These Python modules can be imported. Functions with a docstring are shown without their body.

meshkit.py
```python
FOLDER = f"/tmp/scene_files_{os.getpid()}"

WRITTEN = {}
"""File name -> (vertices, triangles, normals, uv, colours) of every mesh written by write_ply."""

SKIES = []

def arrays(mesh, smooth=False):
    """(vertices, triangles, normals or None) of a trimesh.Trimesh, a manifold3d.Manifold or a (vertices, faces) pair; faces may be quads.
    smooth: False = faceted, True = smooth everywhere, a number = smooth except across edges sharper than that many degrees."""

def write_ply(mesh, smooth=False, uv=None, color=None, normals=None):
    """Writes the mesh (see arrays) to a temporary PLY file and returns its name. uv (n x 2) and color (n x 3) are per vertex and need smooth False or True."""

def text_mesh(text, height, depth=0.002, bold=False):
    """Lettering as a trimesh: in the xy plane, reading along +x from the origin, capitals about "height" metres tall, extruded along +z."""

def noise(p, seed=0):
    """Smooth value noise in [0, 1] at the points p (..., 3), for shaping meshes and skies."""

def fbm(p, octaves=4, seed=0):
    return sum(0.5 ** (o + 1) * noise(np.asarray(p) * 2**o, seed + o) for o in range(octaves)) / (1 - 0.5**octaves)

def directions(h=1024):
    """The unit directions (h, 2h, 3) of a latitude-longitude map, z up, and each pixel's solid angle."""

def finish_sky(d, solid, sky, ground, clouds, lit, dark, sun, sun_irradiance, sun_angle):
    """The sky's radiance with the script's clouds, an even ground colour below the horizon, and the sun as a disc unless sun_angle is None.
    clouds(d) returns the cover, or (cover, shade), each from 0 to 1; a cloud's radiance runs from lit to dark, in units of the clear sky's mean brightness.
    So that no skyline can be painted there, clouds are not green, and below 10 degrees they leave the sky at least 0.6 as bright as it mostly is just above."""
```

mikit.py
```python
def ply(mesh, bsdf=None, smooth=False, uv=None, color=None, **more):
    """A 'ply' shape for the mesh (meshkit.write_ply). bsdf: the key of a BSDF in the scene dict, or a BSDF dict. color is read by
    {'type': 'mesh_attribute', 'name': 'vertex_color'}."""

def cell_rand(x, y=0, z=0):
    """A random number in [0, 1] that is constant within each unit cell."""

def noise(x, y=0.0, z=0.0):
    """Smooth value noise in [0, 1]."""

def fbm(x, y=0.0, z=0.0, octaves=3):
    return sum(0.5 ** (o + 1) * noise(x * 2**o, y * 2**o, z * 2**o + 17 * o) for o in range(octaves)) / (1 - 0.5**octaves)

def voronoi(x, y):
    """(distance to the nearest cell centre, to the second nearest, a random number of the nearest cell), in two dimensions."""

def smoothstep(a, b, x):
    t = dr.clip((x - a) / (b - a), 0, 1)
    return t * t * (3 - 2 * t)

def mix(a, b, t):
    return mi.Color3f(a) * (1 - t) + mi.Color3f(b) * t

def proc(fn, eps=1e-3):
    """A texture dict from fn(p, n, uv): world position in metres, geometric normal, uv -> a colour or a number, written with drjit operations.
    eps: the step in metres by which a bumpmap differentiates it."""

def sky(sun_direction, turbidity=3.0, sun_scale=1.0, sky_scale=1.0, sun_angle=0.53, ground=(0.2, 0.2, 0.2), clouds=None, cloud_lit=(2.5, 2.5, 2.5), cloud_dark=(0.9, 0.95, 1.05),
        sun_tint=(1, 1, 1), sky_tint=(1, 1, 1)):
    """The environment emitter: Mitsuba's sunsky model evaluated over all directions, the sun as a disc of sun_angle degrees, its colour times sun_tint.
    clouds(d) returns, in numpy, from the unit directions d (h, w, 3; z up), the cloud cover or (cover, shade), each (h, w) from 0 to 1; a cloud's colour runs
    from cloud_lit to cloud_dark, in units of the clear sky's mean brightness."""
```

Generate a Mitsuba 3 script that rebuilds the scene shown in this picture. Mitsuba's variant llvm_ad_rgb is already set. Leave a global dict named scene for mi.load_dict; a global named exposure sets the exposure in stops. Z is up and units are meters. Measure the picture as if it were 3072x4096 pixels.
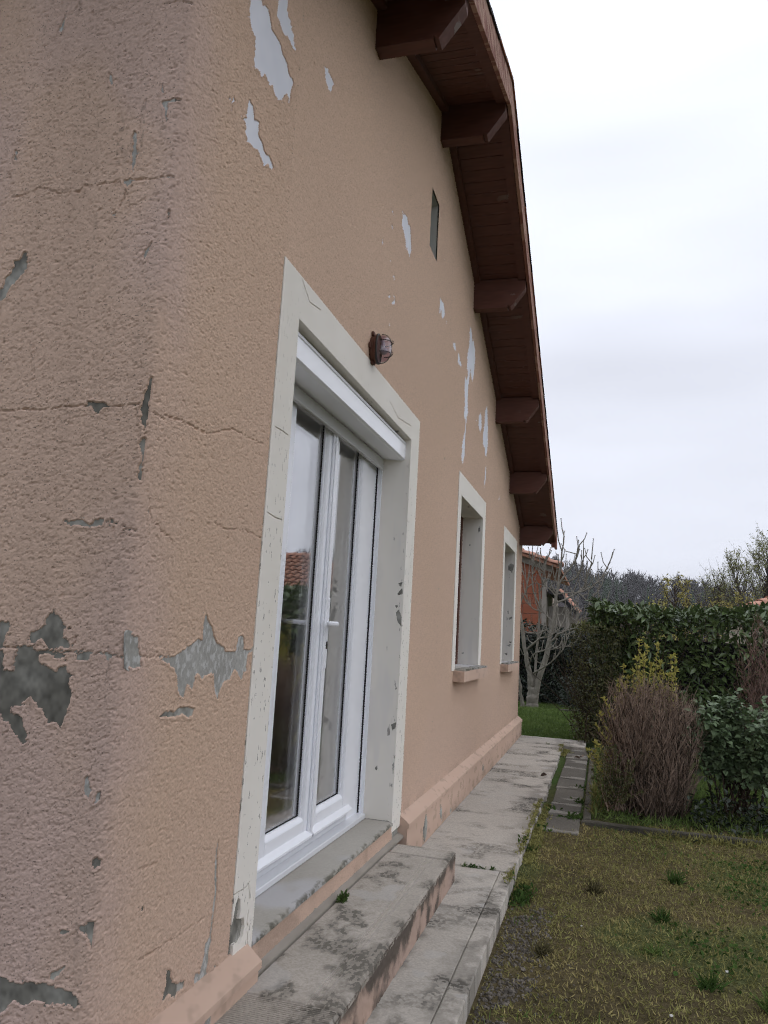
import math, random
import numpy as np, trimesh, shapely, drjit as dr
from shapely.geometry import Polygon, LineString, box
from shapely.ops import unary_union
import mitsuba as mi, mikit, meshkit
from mikit import noise, fbm, voronoi, smoothstep, mix, proc, ply

T = mi.ScalarTransform4f
rng = np.random.default_rng(7)
random.seed(7)
scene, labels = {}, {}

# ------------------------------------------------------------------ camera, sky, exposure
CAM = np.array([1.101, 0.0, 1.273])
def cam_axes(yaw, pitch, roll):
    fw = np.array([math.sin(yaw) * math.cos(pitch), math.cos(yaw) * math.cos(pitch), math.sin(pitch)])
    r = np.array([math.cos(yaw), -math.sin(yaw), 0.0])
    u = np.cross(r, fw)
    return fw, -math.sin(roll) * r + math.cos(roll) * u
FW, UP = cam_axes(-0.281, 0.156, 0.056)
scene['camera'] = {'type': 'perspective', 'fov': math.degrees(2 * math.atan(1536 / 3085.66)), 'fov_axis': 'x', 'near_clip': 0.05, 'far_clip': 3000.0,
                   'to_world': T().look_at(origin=CAM.tolist(), target=(CAM + FW).tolist(), up=UP.tolist())}
exposure = 2.0

def overcast(d):
    el = np.clip(d[..., 2], 0, 1)
    p = np.stack([d[..., 0] * 2.2, d[..., 1] * 2.2, d[..., 2] * 9.0], -1)
    n = meshkit.fbm(p + 3.0, 4) - 0.5
    shade = 1 - el ** 0.75 + 0.8 * n
    return np.ones_like(el), np.clip(shade, 0, 1)
scene['sky'] = mikit.sky((0.85, 0.12, 0.8), turbidity=5, sun_scale=0.045, sun_angle=44, ground=(0.1, 0.1, 0.08), clouds=overcast,
                         cloud_lit=(2.68, 2.80, 3.12), cloud_dark=(1.64, 1.70, 1.92))

# ------------------------------------------------------------------ materials
def principled(color, rough=0.85, spec=0.3, **k):
    return {'type': 'principled', 'base_color': color if isinstance(color, dict) else {'type': 'rgb', 'value': list(color)},
            'roughness': rough, 'specular': spec, **k}
def two(b): return {'type': 'twosided', 'b': b}
def bump(b, fn, eps=1e-3, scale=1.0):
    return {'type': 'bumpmap', 'map': proc(fn, eps), 'scale': scale, 'b': b}
def flat(name, col, rough=0.7, spec=0.3, **k): scene[name] = two(principled(col, rough, spec, **k))

def coat_color(p, n, uv):
    side = smoothstep(-0.008, -0.034, p.x)                      # the weathered side wall and corner
    corner = smoothstep(1.90, 1.64, p.y + 0.12 * (fbm(p.y * 9, p.z * 7, 2.0, 3) - 0.5))
    big = fbm(p.x * 2.3 + p.y * 2.3, p.z * 1.6, 3.0, 3)
    streak = fbm(p.y * 9 + p.x * 9, p.z * 0.8, 7.0, 3)
    grain = fbm(p.x * 160, p.y * 160, p.z * 160, 2)
    pink = dr.clip(0.35 + smoothstep(0.40, 0.60, big) * 0.5 + 0.3 * smoothstep(1.2, 0.3, p.z), 0, 1) * dr.clip(side * 0.95 + corner * 0.85 + 0.10 + 0.2 * smoothstep(1.0, 0.25, p.z), 0, 1)
    c = mix((0.560, 0.402, 0.298), (0.520, 0.386, 0.330), pink)
    c = c * (0.96 + 0.22 * (streak - 0.5) * side + 0.10 * (fbm(p.x * 0.9, p.y * 0.9, p.z * 0.9, 2) - 0.5))
    c = c * (0.84 + 0.32 * grain)
    grime = smoothstep(0.62, 0.80, fbm(p.y * 42 + p.x * 42 + 1.5 * p.z, p.z * 3.5, 1.0, 3)) * smoothstep(0.42, 0.66, noise(p.x * 120, p.y * 120, p.z * 70)) * smoothstep(0.40, 0.62, fbm(p.x * 5, p.y * 5, p.z * 2.5, 2)) * side
    speck = smoothstep(0.80, 0.88, noise(p.x * 240, p.y * 240, p.z * 190))
    c = mix(c, mi.Color3f(0.10, 0.075, 0.065), dr.clip(0.42 * grime + 0.6 * speck * (0.35 + 0.65 * side), 0, 1))
    damp = smoothstep(0.34, 0.2, p.z) * smoothstep(0.4, 0.6, fbm(p.y * 6, p.z * 6, p.x * 6, 2))
    return mix(c, mi.Color3f(0.2, 0.15, 0.12), 0.35 * damp)
def coat_bump(p, n, uv):
    return 0.0022 * fbm(p.x * 260, p.y * 260, p.z * 300, 2)
scene['m_coat'] = two(bump(principled(proc(coat_color), 0.92, 0.2), coat_bump))

def peach_color(p, n, uv):
    c = mix((0.49, 0.352, 0.272), (0.55, 0.405, 0.318), fbm(p.y * 3, p.z * 8, p.x * 8, 2))
    d = smoothstep(0.55, 0.75, fbm(p.y * 14, p.z * 20, p.x * 20, 3))
    low = smoothstep(0.12, 0.0, p.z)
    return mix(c, mi.Color3f(0.17, 0.13, 0.10), dr.clip(0.28 * d + 0.45 * low * fbm(p.y * 9, p.z * 9, 0.0, 2), 0, 1))
scene['m_peach'] = two(bump(principled(proc(peach_color), 0.9, 0.2), lambda p, n, uv: 0.0012 * fbm(p.x * 120, p.y * 120, p.z * 120, 2)))
def riser_color(p, n, uv):
    c = mix((0.40, 0.288, 0.225), (0.345, 0.258, 0.215), fbm(p.y * 5, p.z * 9, 2.0, 2))
    mold = smoothstep(0.42, 0.72, fbm(p.y * 11, p.z * 9, 5.0, 4) + 0.3 * smoothstep(0.06, 0.14, p.z))
    return mix(c, mi.Color3f(0.055, 0.05, 0.042), 0.85 * mold)
scene['m_riser'] = two(bump(principled(proc(riser_color), 0.95, 0.2), lambda p, n, uv: 0.004 * fbm(p.x * 75, p.y * 75, p.z * 75, 2)))

def cement_color(p, n, uv):
    a = fbm(p.x * 6 + 9, p.y * 6, p.z * 6, 3); b = fbm(p.x * 60, p.y * 60, p.z * 40, 2)
    c = mix((0.13, 0.125, 0.108), (0.33, 0.325, 0.295), smoothstep(0.30, 0.70, a))
    c = c * (0.5 + 1.0 * b)
    lime = smoothstep(0.62, 0.72, fbm(p.x * 28, p.y * 28, p.z * 11, 3)) * smoothstep(0.0, 0.02, p.x + 0.02)
    return mix(c, mi.Color3f(0.5, 0.49, 0.46), 0.55 * lime)
scene['m_cement'] = two(bump(principled(proc(cement_color), 0.95, 0.2), lambda p, n, uv: 0.0025 * fbm(p.x * 70, p.y * 70, p.z * 70, 3)))
def white_under(p, n, uv):
    a = fbm(p.y * 12, p.z * 8, 0.0, 3)
    return mix((0.62, 0.64, 0.70), (0.72, 0.735, 0.79), a)
scene['m_white_under'] = two(principled(proc(white_under), 0.8, 0.3))
def pale_under(p, n, uv):
    g_ = mix((0.22, 0.212, 0.19), (0.40, 0.395, 0.37), fbm(p.x * 7, p.y * 7, p.z * 7, 3)) * (0.75 + 0.5 * fbm(p.x * 150, p.y * 150, p.z * 110, 2))
    return mix(g_, mi.Color3f(0.56, 0.56, 0.55), 0.55 * smoothstep(0.50, 0.68, fbm(p.x * 90, p.y * 90, p.z * 45, 3)))
scene['m_pale_under'] = two(principled(proc(pale_under), 0.9, 0.2))

def band_color(p, n, uv):
    c = mix((0.70, 0.665, 0.595), (0.76, 0.73, 0.67), fbm(p.y * 4, p.z * 3, p.x * 6, 3))
    chip = smoothstep(0.69, 0.73, fbm(p.y * 110, p.z * 40, p.x * 110, 2)) * smoothstep(2.8, 0.9, p.z) * smoothstep(7.0, 4.0, p.y)
    inside = smoothstep(-0.012, -0.03, p.x)
    chip = chip * (1 - inside)
    dirt = smoothstep(0.5, 0.75, fbm(p.x * 14, p.y * 5, p.z * 2.5, 3)) * inside
    chip2 = smoothstep(0.70, 0.74, fbm(p.x * 26 + 4, p.y * 9, p.z * 11, 3)) * inside * smoothstep(-0.12, -0.02, p.x)
    c = mix(c, mi.Color3f(0.62, 0.60, 0.575), 0.5 * dirt)
    return mix(c, mi.Color3f(0.13, 0.12, 0.105), dr.clip(0.75 * chip + 0.8 * chip2, 0, 1))
scene['m_band'] = two(bump(principled(proc(band_color), 0.8, 0.3), lambda p, n, uv: 0.0014 * fbm(p.y * 60, p.z * 40, p.x * 60, 3)))

def concrete_color(p, n, uv):
    a = fbm(p.x * 1.7, p.y * 1.7, 0.0, 3)
    c = mix((0.345, 0.315, 0.272), (0.432, 0.40, 0.352), a)
    c = c * (0.82 + 0.36 * fbm(p.x * 130, p.y * 130, 0.0, 2))
    m = fbm(p.x * 5 + 3 + 1.5 * fbm(p.x * 3, p.y * 3, 9.0, 2), p.y * 5.5, 1.0, 4)
    far = smoothstep(4.3, 7.5, p.y)
    mold = smoothstep(0.55 - 0.09 * far, 0.84 - 0.05 * far, m) * (0.35 + 0.65 * smoothstep(0.35, 0.6, fbm(p.x * 70, p.y * 70, 3.0, 2)))
    edge = smoothstep(0.52, 0.66, p.x + 0.14 * fbm(p.x * 7, p.y * 7, 0.0, 2)) * smoothstep(0.45, 0.6, fbm(p.x * 9, p.y * 9, 4.0, 3))
    wall = smoothstep(0.44, 0.36, p.x + 0.10 * fbm(p.x * 12, p.y * 12, 2.0, 3)) * smoothstep(4.6, 4.3, p.y) * smoothstep(0.42, 0.62, fbm(p.x * 14, p.y * 9, 6.0, 3))
    lich = smoothstep(0.7, 0.76, fbm(p.x * 9, p.y * 9, 8.0, 3))
    c = mix(c, mi.Color3f(0.06, 0.055, 0.045), dr.clip(0.8 * mold + 0.35 * edge + 0.8 * wall, 0, 0.9))
    return mix(c, mi.Color3f(0.40, 0.385, 0.36), 0.4 * lich)
scene['m_concrete'] = two(bump(principled(proc(concrete_color), 0.92, 0.25), lambda p, n, uv: 0.0012 * fbm(p.x * 60, p.y * 60, p.z * 60, 3)))
def step_color(p, n, uv):
    c = mix((0.295, 0.265, 0.225), (0.375, 0.34, 0.295), fbm(p.x * 5, p.y * 5, 0.0, 3))
    c = c * (0.8 + 0.4 * fbm(p.x * 140, p.y * 140, 0.0, 2))
    m = fbm(p.x * 7, p.y * 6, 3.0, 4)
    front = smoothstep(0.27, 0.35, p.x)
    mold = smoothstep(0.50 - 0.10 * front, 0.66, m)
    fine = smoothstep(0.42, 0.58, fbm(p.x * 90, p.y * 60, 5.0, 2))
    c = mix(c, mi.Color3f(0.075, 0.069, 0.055), dr.clip(mold * (0.38 + 0.42 * fine), 0, 0.8))
    white = smoothstep(0.66, 0.73, fbm(p.x * 5 + 2, p.y * 3.2, 1.0, 3))
    return mix(c, mi.Color3f(0.38, 0.37, 0.35), 0.4 * white)
scene['m_step'] = two(bump(principled(proc(step_color), 0.92, 0.25), lambda p, n, uv: 0.0018 * fbm(p.x * 65, p.y * 65, p.z * 65, 3)))
def sill_color(p, n, uv):
    c = mix((0.29, 0.27, 0.235), (0.345, 0.325, 0.285), fbm(p.x * 6, p.y * 6, 0.0, 3)) * (0.88 + 0.24 * fbm(p.x * 120, p.y * 120, p.z * 60, 2))
    wh = smoothstep(0.55, 0.7, fbm(p.x * 4 + 7, p.y * 2.4, 1.0, 3))
    lip = smoothstep(-0.012, 0.008, p.x + 0.022 * (fbm(p.x * 30, p.y * 30, 0.0, 3) - 0.5)) * smoothstep(0.36, 0.6, fbm(p.x * 40, p.y * 30, p.z * 30, 3)) * smoothstep(0.2, 0.22, p.z)
    c = mix(c, mi.Color3f(0.40, 0.40, 0.42), 0.55 * wh)
    return mix(c, mi.Color3f(0.07, 0.066, 0.045), 0.8 * lip)
scene['m_sill'] = two(bump(principled(proc(sill_color), 0.85, 0.3), lambda p, n, uv: 0.001 * fbm(p.x * 60, p.y * 60, p.z * 60, 3)))
scene['m_fillet'] = two(bump(principled(proc(lambda p, n, uv: mix((0.22, 0.20, 0.17), (0.33, 0.30, 0.26), fbm(p.x * 14, p.y * 9, p.z * 14, 4))), 0.92, 0.2), lambda p, n, uv: 0.002 * fbm(p.x * 60, p.y * 60, p.z * 60, 3)))
def paver_color(p, n, uv):
    a = fbm(p.x * 3, p.y * 2.2, 5.0, 3)
    c = mix((0.075, 0.068, 0.058), (0.13, 0.12, 0.10), a)
    w = smoothstep(0.56, 0.66, fbm(p.x * 3.5, p.y * 6, 2.0, 3))
    return mix(c, mi.Color3f(0.25, 0.235, 0.205), 0.75 * w) * (0.8 + 0.4 * fbm(p.x * 120, p.y * 120, 0.0, 2))
scene['m_paver'] = two(bump(principled(proc(paver_color), 0.92, 0.25), lambda p, n, uv: 0.002 * fbm(p.x * 60, p.y * 60, p.z * 60, 3)))
scene['m_kerb'] = two(bump(principled(proc(lambda p, n, uv: mix((0.035, 0.033, 0.024), (0.12, 0.11, 0.09), fbm(p.x * 9, p.y * 9, p.z * 9, 3))), 0.95, 0.2), lambda p, n, uv: 0.003 * fbm(p.x * 50, p.y * 50, p.z * 50, 3)))

def wood_color(p, n, uv):
    g = fbm(p.x * 3 + p.y * 60, p.z * 60, p.x * 9, 3)
    c = mix((0.086, 0.032, 0.022), (0.140, 0.053, 0.036), g)
    bare = smoothstep(0.70, 0.74, fbm(p.x * 6, p.y * 7, p.z * 16, 3)) * smoothstep(0.2, 0.42, p.x)
    return mix(c, mi.Color3f(0.25, 0.235, 0.21), 0.5 * bare)
scene['m_wood'] = two(bump(principled(proc(wood_color), 0.6, 0.35), lambda p, n, uv: 0.001 * fbm(p.x * 40, p.y * 120, p.z * 120, 2)))
def barge_color(p, n, uv):
    along = p.y * 0.94
    g = fbm(along * 4, p.z * 50 + p.y * 17.6, 0.0, 3)
    peel = smoothstep(0.46, 0.54, fbm(along * 7, (p.z + 0.352 * p.y) * 34, 3.0, 4))
    c = mix((0.20, 0.085, 0.06), (0.26, 0.115, 0.085), g)
    return mix(c, mi.Color3f(0.40, 0.25, 0.19), 0.8 * peel)
scene['m_barge'] = two(bump(principled(proc(barge_color), 0.75, 0.3), lambda p, n, uv: 0.004 * smoothstep(0.44, 0.56, fbm(p.y * 7, (p.z + 0.352 * p.y) * 34, 3.0, 4))))
def tile_color(p, n, uv):
    a = fbm(p.x * 2.5, p.y * 2.5, p.z * 2.5, 3); b = fbm(p.x * 18, p.y * 18, p.z * 18, 3)
    c = mix((0.30, 0.13, 0.08), (0.40, 0.21, 0.14), a)
    return mix(c, mi.Color3f(0.14, 0.10, 0.075), 0.8 * smoothstep(0.45, 0.65, b))
scene['m_tile'] = two(principled(proc(tile_color), 0.85, 0.25))
def pale_tile(p, n, uv):
    return mix((0.46, 0.23, 0.16), (0.56, 0.33, 0.25), fbm(p.x * 4, p.y * 4, p.z * 4, 3)) * (0.75 + 0.5 * fbm(p.x * 17, p.y * 17, p.z * 17, 2))
scene['m_pale_tile'] = two(principled(proc(pale_tile), 0.85, 0.25))
scene['m_brick'] = two(principled(proc(lambda p, n, uv: mix((0.25, 0.080, 0.045), (0.33, 0.115, 0.064), fbm(p.x * 3, p.y * 3, p.z * 7, 3))), 0.85, 0.2))
scene['m_bark'] = two(bump(principled(proc(lambda p, n, uv: mix((0.14, 0.125, 0.10), (0.32, 0.29, 0.245), fbm(p.x * 9, p.y * 9, p.z * 14, 3))), 0.9, 0.2), lambda p, n, uv: 0.006 * fbm(p.x * 30, p.y * 30, p.z * 40, 2)))

flat('m_pvc', (0.76, 0.775, 0.81), 0.32, 0.5)
flat('m_box_white', (0.82, 0.83, 0.86), 0.16, 0.6)
flat('m_slat', (0.50, 0.50, 0.48), 0.4, 0.4)
flat('m_seal', (0.015, 0.015, 0.017), 0.6)
flat('m_alu', (0.62, 0.63, 0.65), 0.35, 0.5)
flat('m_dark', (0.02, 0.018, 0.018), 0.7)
flat('m_iron', (0.018, 0.014, 0.013), 0.45, 0.5)
flat('m_rust', (0.10, 0.042, 0.026), 0.7, 0.3)
flat('m_room', (0.34, 0.32, 0.29), 0.9)
flat('m_brown_frame', (0.11, 0.045, 0.03), 0.5, 0.4)
flat('m_lampwhite', (0.5, 0.49, 0.46), 0.5)
flat('m_mortar', (0.36, 0.30, 0.26), 0.95, 0.1)
flat('m_slot', (0.45, 0.45, 0.42), 0.9, 0.1)
flat('m_board', (0.30, 0.27, 0.235), 0.9, 0.1)
flat('m_farwall', (0.46, 0.40, 0.33), 0.9, 0.1)
scene['m_glass'] = {'type': 'thindielectric', 'int_ior': 1.52}
scene['m_lampglass'] = {'type': 'thindielectric', 'int_ior': 1.5, 'specular_transmittance': {'type': 'rgb', 'value': [0.74, 0.66, 0.74]}}
def leafm(name, a, b, rough=0.45, spec=0.5, sc=14.0, trans=0.25):
    fn = lambda p, n, uv: mix(a, b, noise(p.x * sc, p.y * sc, p.z * sc))
    scene[name] = {'type': 'principledthin', 'base_color': proc(fn), 'roughness': rough, 'spec_trans': 0.0, 'diff_trans': trans, 'eta': 1.45} if trans else two(principled(proc(fn), rough, spec))
leafm('m_laurel', (0.055, 0.086, 0.030), (0.122, 0.172, 0.062), 0.30, 0.55, 11.0, 0.0)
leafm('m_privet', (0.038, 0.042, 0.016), (0.110, 0.112, 0.034), 0.5, 0.4, 12.0, 0.0)
leafm('m_yellow', (0.36, 0.35, 0.085), (0.56, 0.52, 0.17), 0.5, 0.4, 30.0, 0.3)
leafm('m_rose', (0.085, 0.135, 0.062), (0.18, 0.24, 0.13), 0.5, 0.25, 12.0, 0.0)
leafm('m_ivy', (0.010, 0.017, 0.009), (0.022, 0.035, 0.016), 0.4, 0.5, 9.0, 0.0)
leafm('m_spring', (0.24, 0.26, 0.11), (0.36, 0.36, 0.16), 0.6, 0.3, 6.0, 0.3)
leafm('m_budding', (0.30, 0.27, 0.08), (0.46, 0.40, 0.14), 0.6, 0.3, 6.0, 0.3)
leafm('m_drygrass', (0.20, 0.168, 0.066), (0.48, 0.41, 0.185), 0.8, 0.2, 34.0, 0.2)
leafm('m_mossgrass', (0.145, 0.142, 0.048), (0.37, 0.352, 0.135), 0.8, 0.2, 30.0, 0.2)
leafm('m_green', (0.085, 0.135, 0.036), (0.165, 0.225, 0.070), 0.6, 0.3, 6.0, 0.25)
leafm('m_weed', (0.035, 0.075, 0.020), (0.08, 0.125, 0.035), 0.6, 0.3, 12.0, 0.2)
leafm('m_twig', (0.11, 0.074, 0.056), (0.38, 0.28, 0.215), 0.8, 0.2, 38.0, 0.0)
leafm('m_twig_dark', (0.035, 0.025, 0.018), (0.08, 0.058, 0.042), 0.9, 0.1, 9.0, 0.0)
leafm('m_redtwig', (0.12, 0.070, 0.058), (0.34, 0.225, 0.185), 0.8, 0.2, 38.0, 0.0)
leafm('m_darkgrass', (0.06, 0.055, 0.028), (0.16, 0.14, 0.07), 0.8, 0.2, 40.0, 0.1)
leafm('m_wood_far', (0.026, 0.022, 0.026), (0.046, 0.038, 0.040), 0.95, 0.1, 0.12, 0.0)
leafm('m_wood_far_b', (0.10, 0.075, 0.06), (0.15, 0.12, 0.095), 0.95, 0.1, 0.12, 0.0)
leafm('m_conifer', (0.018, 0.032, 0.018), (0.03, 0.05, 0.026), 0.95, 0.1, 0.3, 0.0)
def ground_color(p, n, uv):
    a = fbm(p.x * 2.2, p.y * 2.2, 0.0, 3); b = fbm(p.x * 40, p.y * 40, 0.0, 3)
    c = mix((0.050, 0.041, 0.022), (0.098, 0.079, 0.040), a)
    g = dr.clip(smoothstep(0.50, 0.62, fbm(p.x * 1.5 + 5, p.y * 1.5, 2.0, 2)) * 0.5 + smoothstep(6.0, 8.5, p.y) * 0.8, 0, 1)
    c = mix(c, mi.Color3f(0.045, 0.075, 0.02), g)
    return c * (0.55 + 0.9 * b)
scene['m_ground'] = two(bump(principled(proc(ground_color), 1.0, 0.1), lambda p, n, uv: 0.012 * fbm(p.x * 45, p.y * 45, 0.0, 3)))
scene['m_gravel'] = two(principled(proc(lambda p, n, uv: mix((0.035, 0.031, 0.025), (0.22, 0.195, 0.165), noise(p.x * 90, p.y * 90, p.z * 90))), 0.9, 0.2))
def hill_color(p, n, uv):
    a = fbm(p.x * 0.02, p.y * 0.02, p.z * 0.05, 4); b = fbm(p.x * 0.4, p.y * 0.4, p.z * 0.4, 3)
    c = mix((0.024, 0.020, 0.023), (0.042, 0.035, 0.036), a)
    return c * (0.75 + 0.5 * b)
scene['m_hill'] = two(principled(proc(hill_color), 1.0, 0.05))

# ------------------------------------------------------------------ helpers
taken = {}
def numbered(base):
    n = taken.get(base, 0); taken[base] = n + 1
    return base if n == 0 else f'{base}_{n:03d}'
def tag(key, label=None, category=None, group=None, kind=None):
    d = labels.setdefault(key, {})
    for k, v in (('label', label), ('category', category), ('group', group), ('kind', kind)):
        if v: d[k] = v
def thing(name, label, category, group=None):
    key = numbered(name); tag(key, label, category, group); return key
def put(name, mesh, mat, parent=None, smooth=False, label=None, category=None, group=None, kind=None, **kw):
    key = numbered((parent + '__' if parent else '') + name)
    scene[key] = ply(mesh, mat, smooth=smooth, **kw)
    if label or category or group or kind: tag(key, label, category, group, kind)
    return key
def put_shared(name, shape, parent, to_world=None, **lab):
    key = numbered((parent + '__' if parent else '') + name)
    scene[key] = {**shape, **({'to_world': to_world} if to_world is not None else {})}
    if lab: tag(key, **lab)
    return key
def cat(ms): return trimesh.util.concatenate([m for m in ms if m is not None])
def bx(x0, x1, y0, y1, z0, z1, ch=0.0):
    if ch <= 0:
        m = trimesh.creation.box((x1 - x0, y1 - y0, z1 - z0)); m.apply_translation(((x0 + x1) / 2, (y0 + y1) / 2, (z0 + z1) / 2)); return m
    pts = []
    for sx in (0, 1):
        for sy in (0, 1):
            for sz in (0, 1):
                c = np.array([[x0, x1][sx], [y0, y1][sy], [z0, z1][sz]]); s = np.array([1 - 2 * sx, 1 - 2 * sy, 1 - 2 * sz])
                for k in range(3):
                    o = np.array([ch, ch, ch]); o[k] = 0; pts.append(c + s * o)
    return trimesh.convex.convex_hull(np.array(pts))
def extrude_yz(poly, x0, x1):
    """A polygon given in (y, z), made solid between x0 and x1."""
    gs = [g for g in getattr(poly, 'geoms', [poly]) if g.geom_type == 'Polygon' and g.area > 1e-8]
    ms = []
    for g in gs:
        m = trimesh.creation.extrude_polygon(g, x1 - x0, engine='earcut')
        v = m.vertices; ms.append(trimesh.Trimesh(np.stack([v[:, 2] + x0, v[:, 0], v[:, 1]], 1), m.faces, process=False))
    return cat(ms)
def extrude_xz(poly, y0, y1):
    m = trimesh.creation.extrude_polygon(poly, y1 - y0, engine='earcut')
    v = m.vertices; return trimesh.Trimesh(np.stack([v[:, 0], v[:, 2] + y0, v[:, 1]], 1), m.faces[:, ::-1], process=False)
def tube(points, radii, sides=6, cap=False):
    p = np.asarray(points, float); r = np.broadcast_to(radii, (len(p),))
    t = np.gradient(p, axis=0); t /= np.linalg.norm(t, axis=1, keepdims=True) + 1e-12
    ref = np.array([0, 0, 1.0]) if abs(t[:, 2]).mean() < 0.8 else np.array([1.0, 0, 0])
    a = np.cross(t, ref); a /= np.linalg.norm(a, axis=1, keepdims=True) + 1e-12
    b = np.cross(t, a); ang = np.arange(sides) * 2 * np.pi / sides
    v = p[:, None] + r[:, None, None] * (np.cos(ang)[None, :, None] * a[:, None] + np.sin(ang)[None, :, None] * b[:, None])
    i, j = np.meshgrid(np.arange(len(p) - 1), np.arange(sides), indexing='ij')
    q = np.stack([i * sides + j, i * sides + (j + 1) % sides, (i + 1) * sides + (j + 1) % sides, (i + 1) * sides + j], -1).reshape(-1, 4)
    f = np.vstack([q[:, [0, 1, 2]], q[:, [0, 2, 3]]])
    return trimesh.Trimesh(v.reshape(-1, 3), f, process=False)
def rot_frames(dirs, roll=None):
    """Rotation matrices whose columns are (side, dir, up)."""
    d = dirs / (np.linalg.norm(dirs, axis=1, keepdims=True) + 1e-12)
    up = np.tile([0, 0, 1.0], (len(d), 1)); up[np.abs(d[:, 2]) > 0.95] = [1, 0, 0]
    s = np.cross(d, up); s /= np.linalg.norm(s, axis=1, keepdims=True)
    n = np.cross(s, d)
    if roll is not None:
        c, q = np.cos(roll)[:, None], np.sin(roll)[:, None]
        s, n = c * s + q * n, -q * s + c * n
    return np.stack([s, d, n], -1)
def scatter(base, pos, dirs, size, roll=None):
    """Copies of the small mesh base (its length along +y, face towards +z) joined in one mesh."""
    bv, bf = np.asarray(base[0], float), np.asarray(base[1])
    R = rot_frames(dirs, roll); size = np.broadcast_to(size, (len(pos),))
    v = np.einsum('kij,nj->kni', R, bv) * size[:, None, None] + pos[:, None]
    f = bf[None] + (np.arange(len(pos)) * len(bv))[:, None, None]
    return trimesh.Trimesh(v.reshape(-1, 3), f.reshape(-1, 3), process=False)
def leaf_mesh(w=0.36, fold=0.10, curl=0.12):
    ys = [0.0, 0.3, 0.65, 1.0]; ws = [0.02, w * 0.95, w * 0.8, 0.0]
    v, f = [], []
    for y, q in zip(ys, ws):
        z = -curl * y * y
        v += [(-q / 1.0 * 0.5, y, z + fold * q), (0, y, z), (q * 0.5, y, z + fold * q)]
    for i in range(3):
        a, b = 3 * i, 3 * i + 3
        f += [(a, a + 1, b + 1), (a, b + 1, b), (a + 1, a + 2, b + 2), (a + 1, b + 2, b + 1)]
    return np.array(v), np.array(f)
LEAF, ROUND = leaf_mesh(0.40, 0.25, 0.16), leaf_mesh(0.80, 0.2, 0.18)
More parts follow.
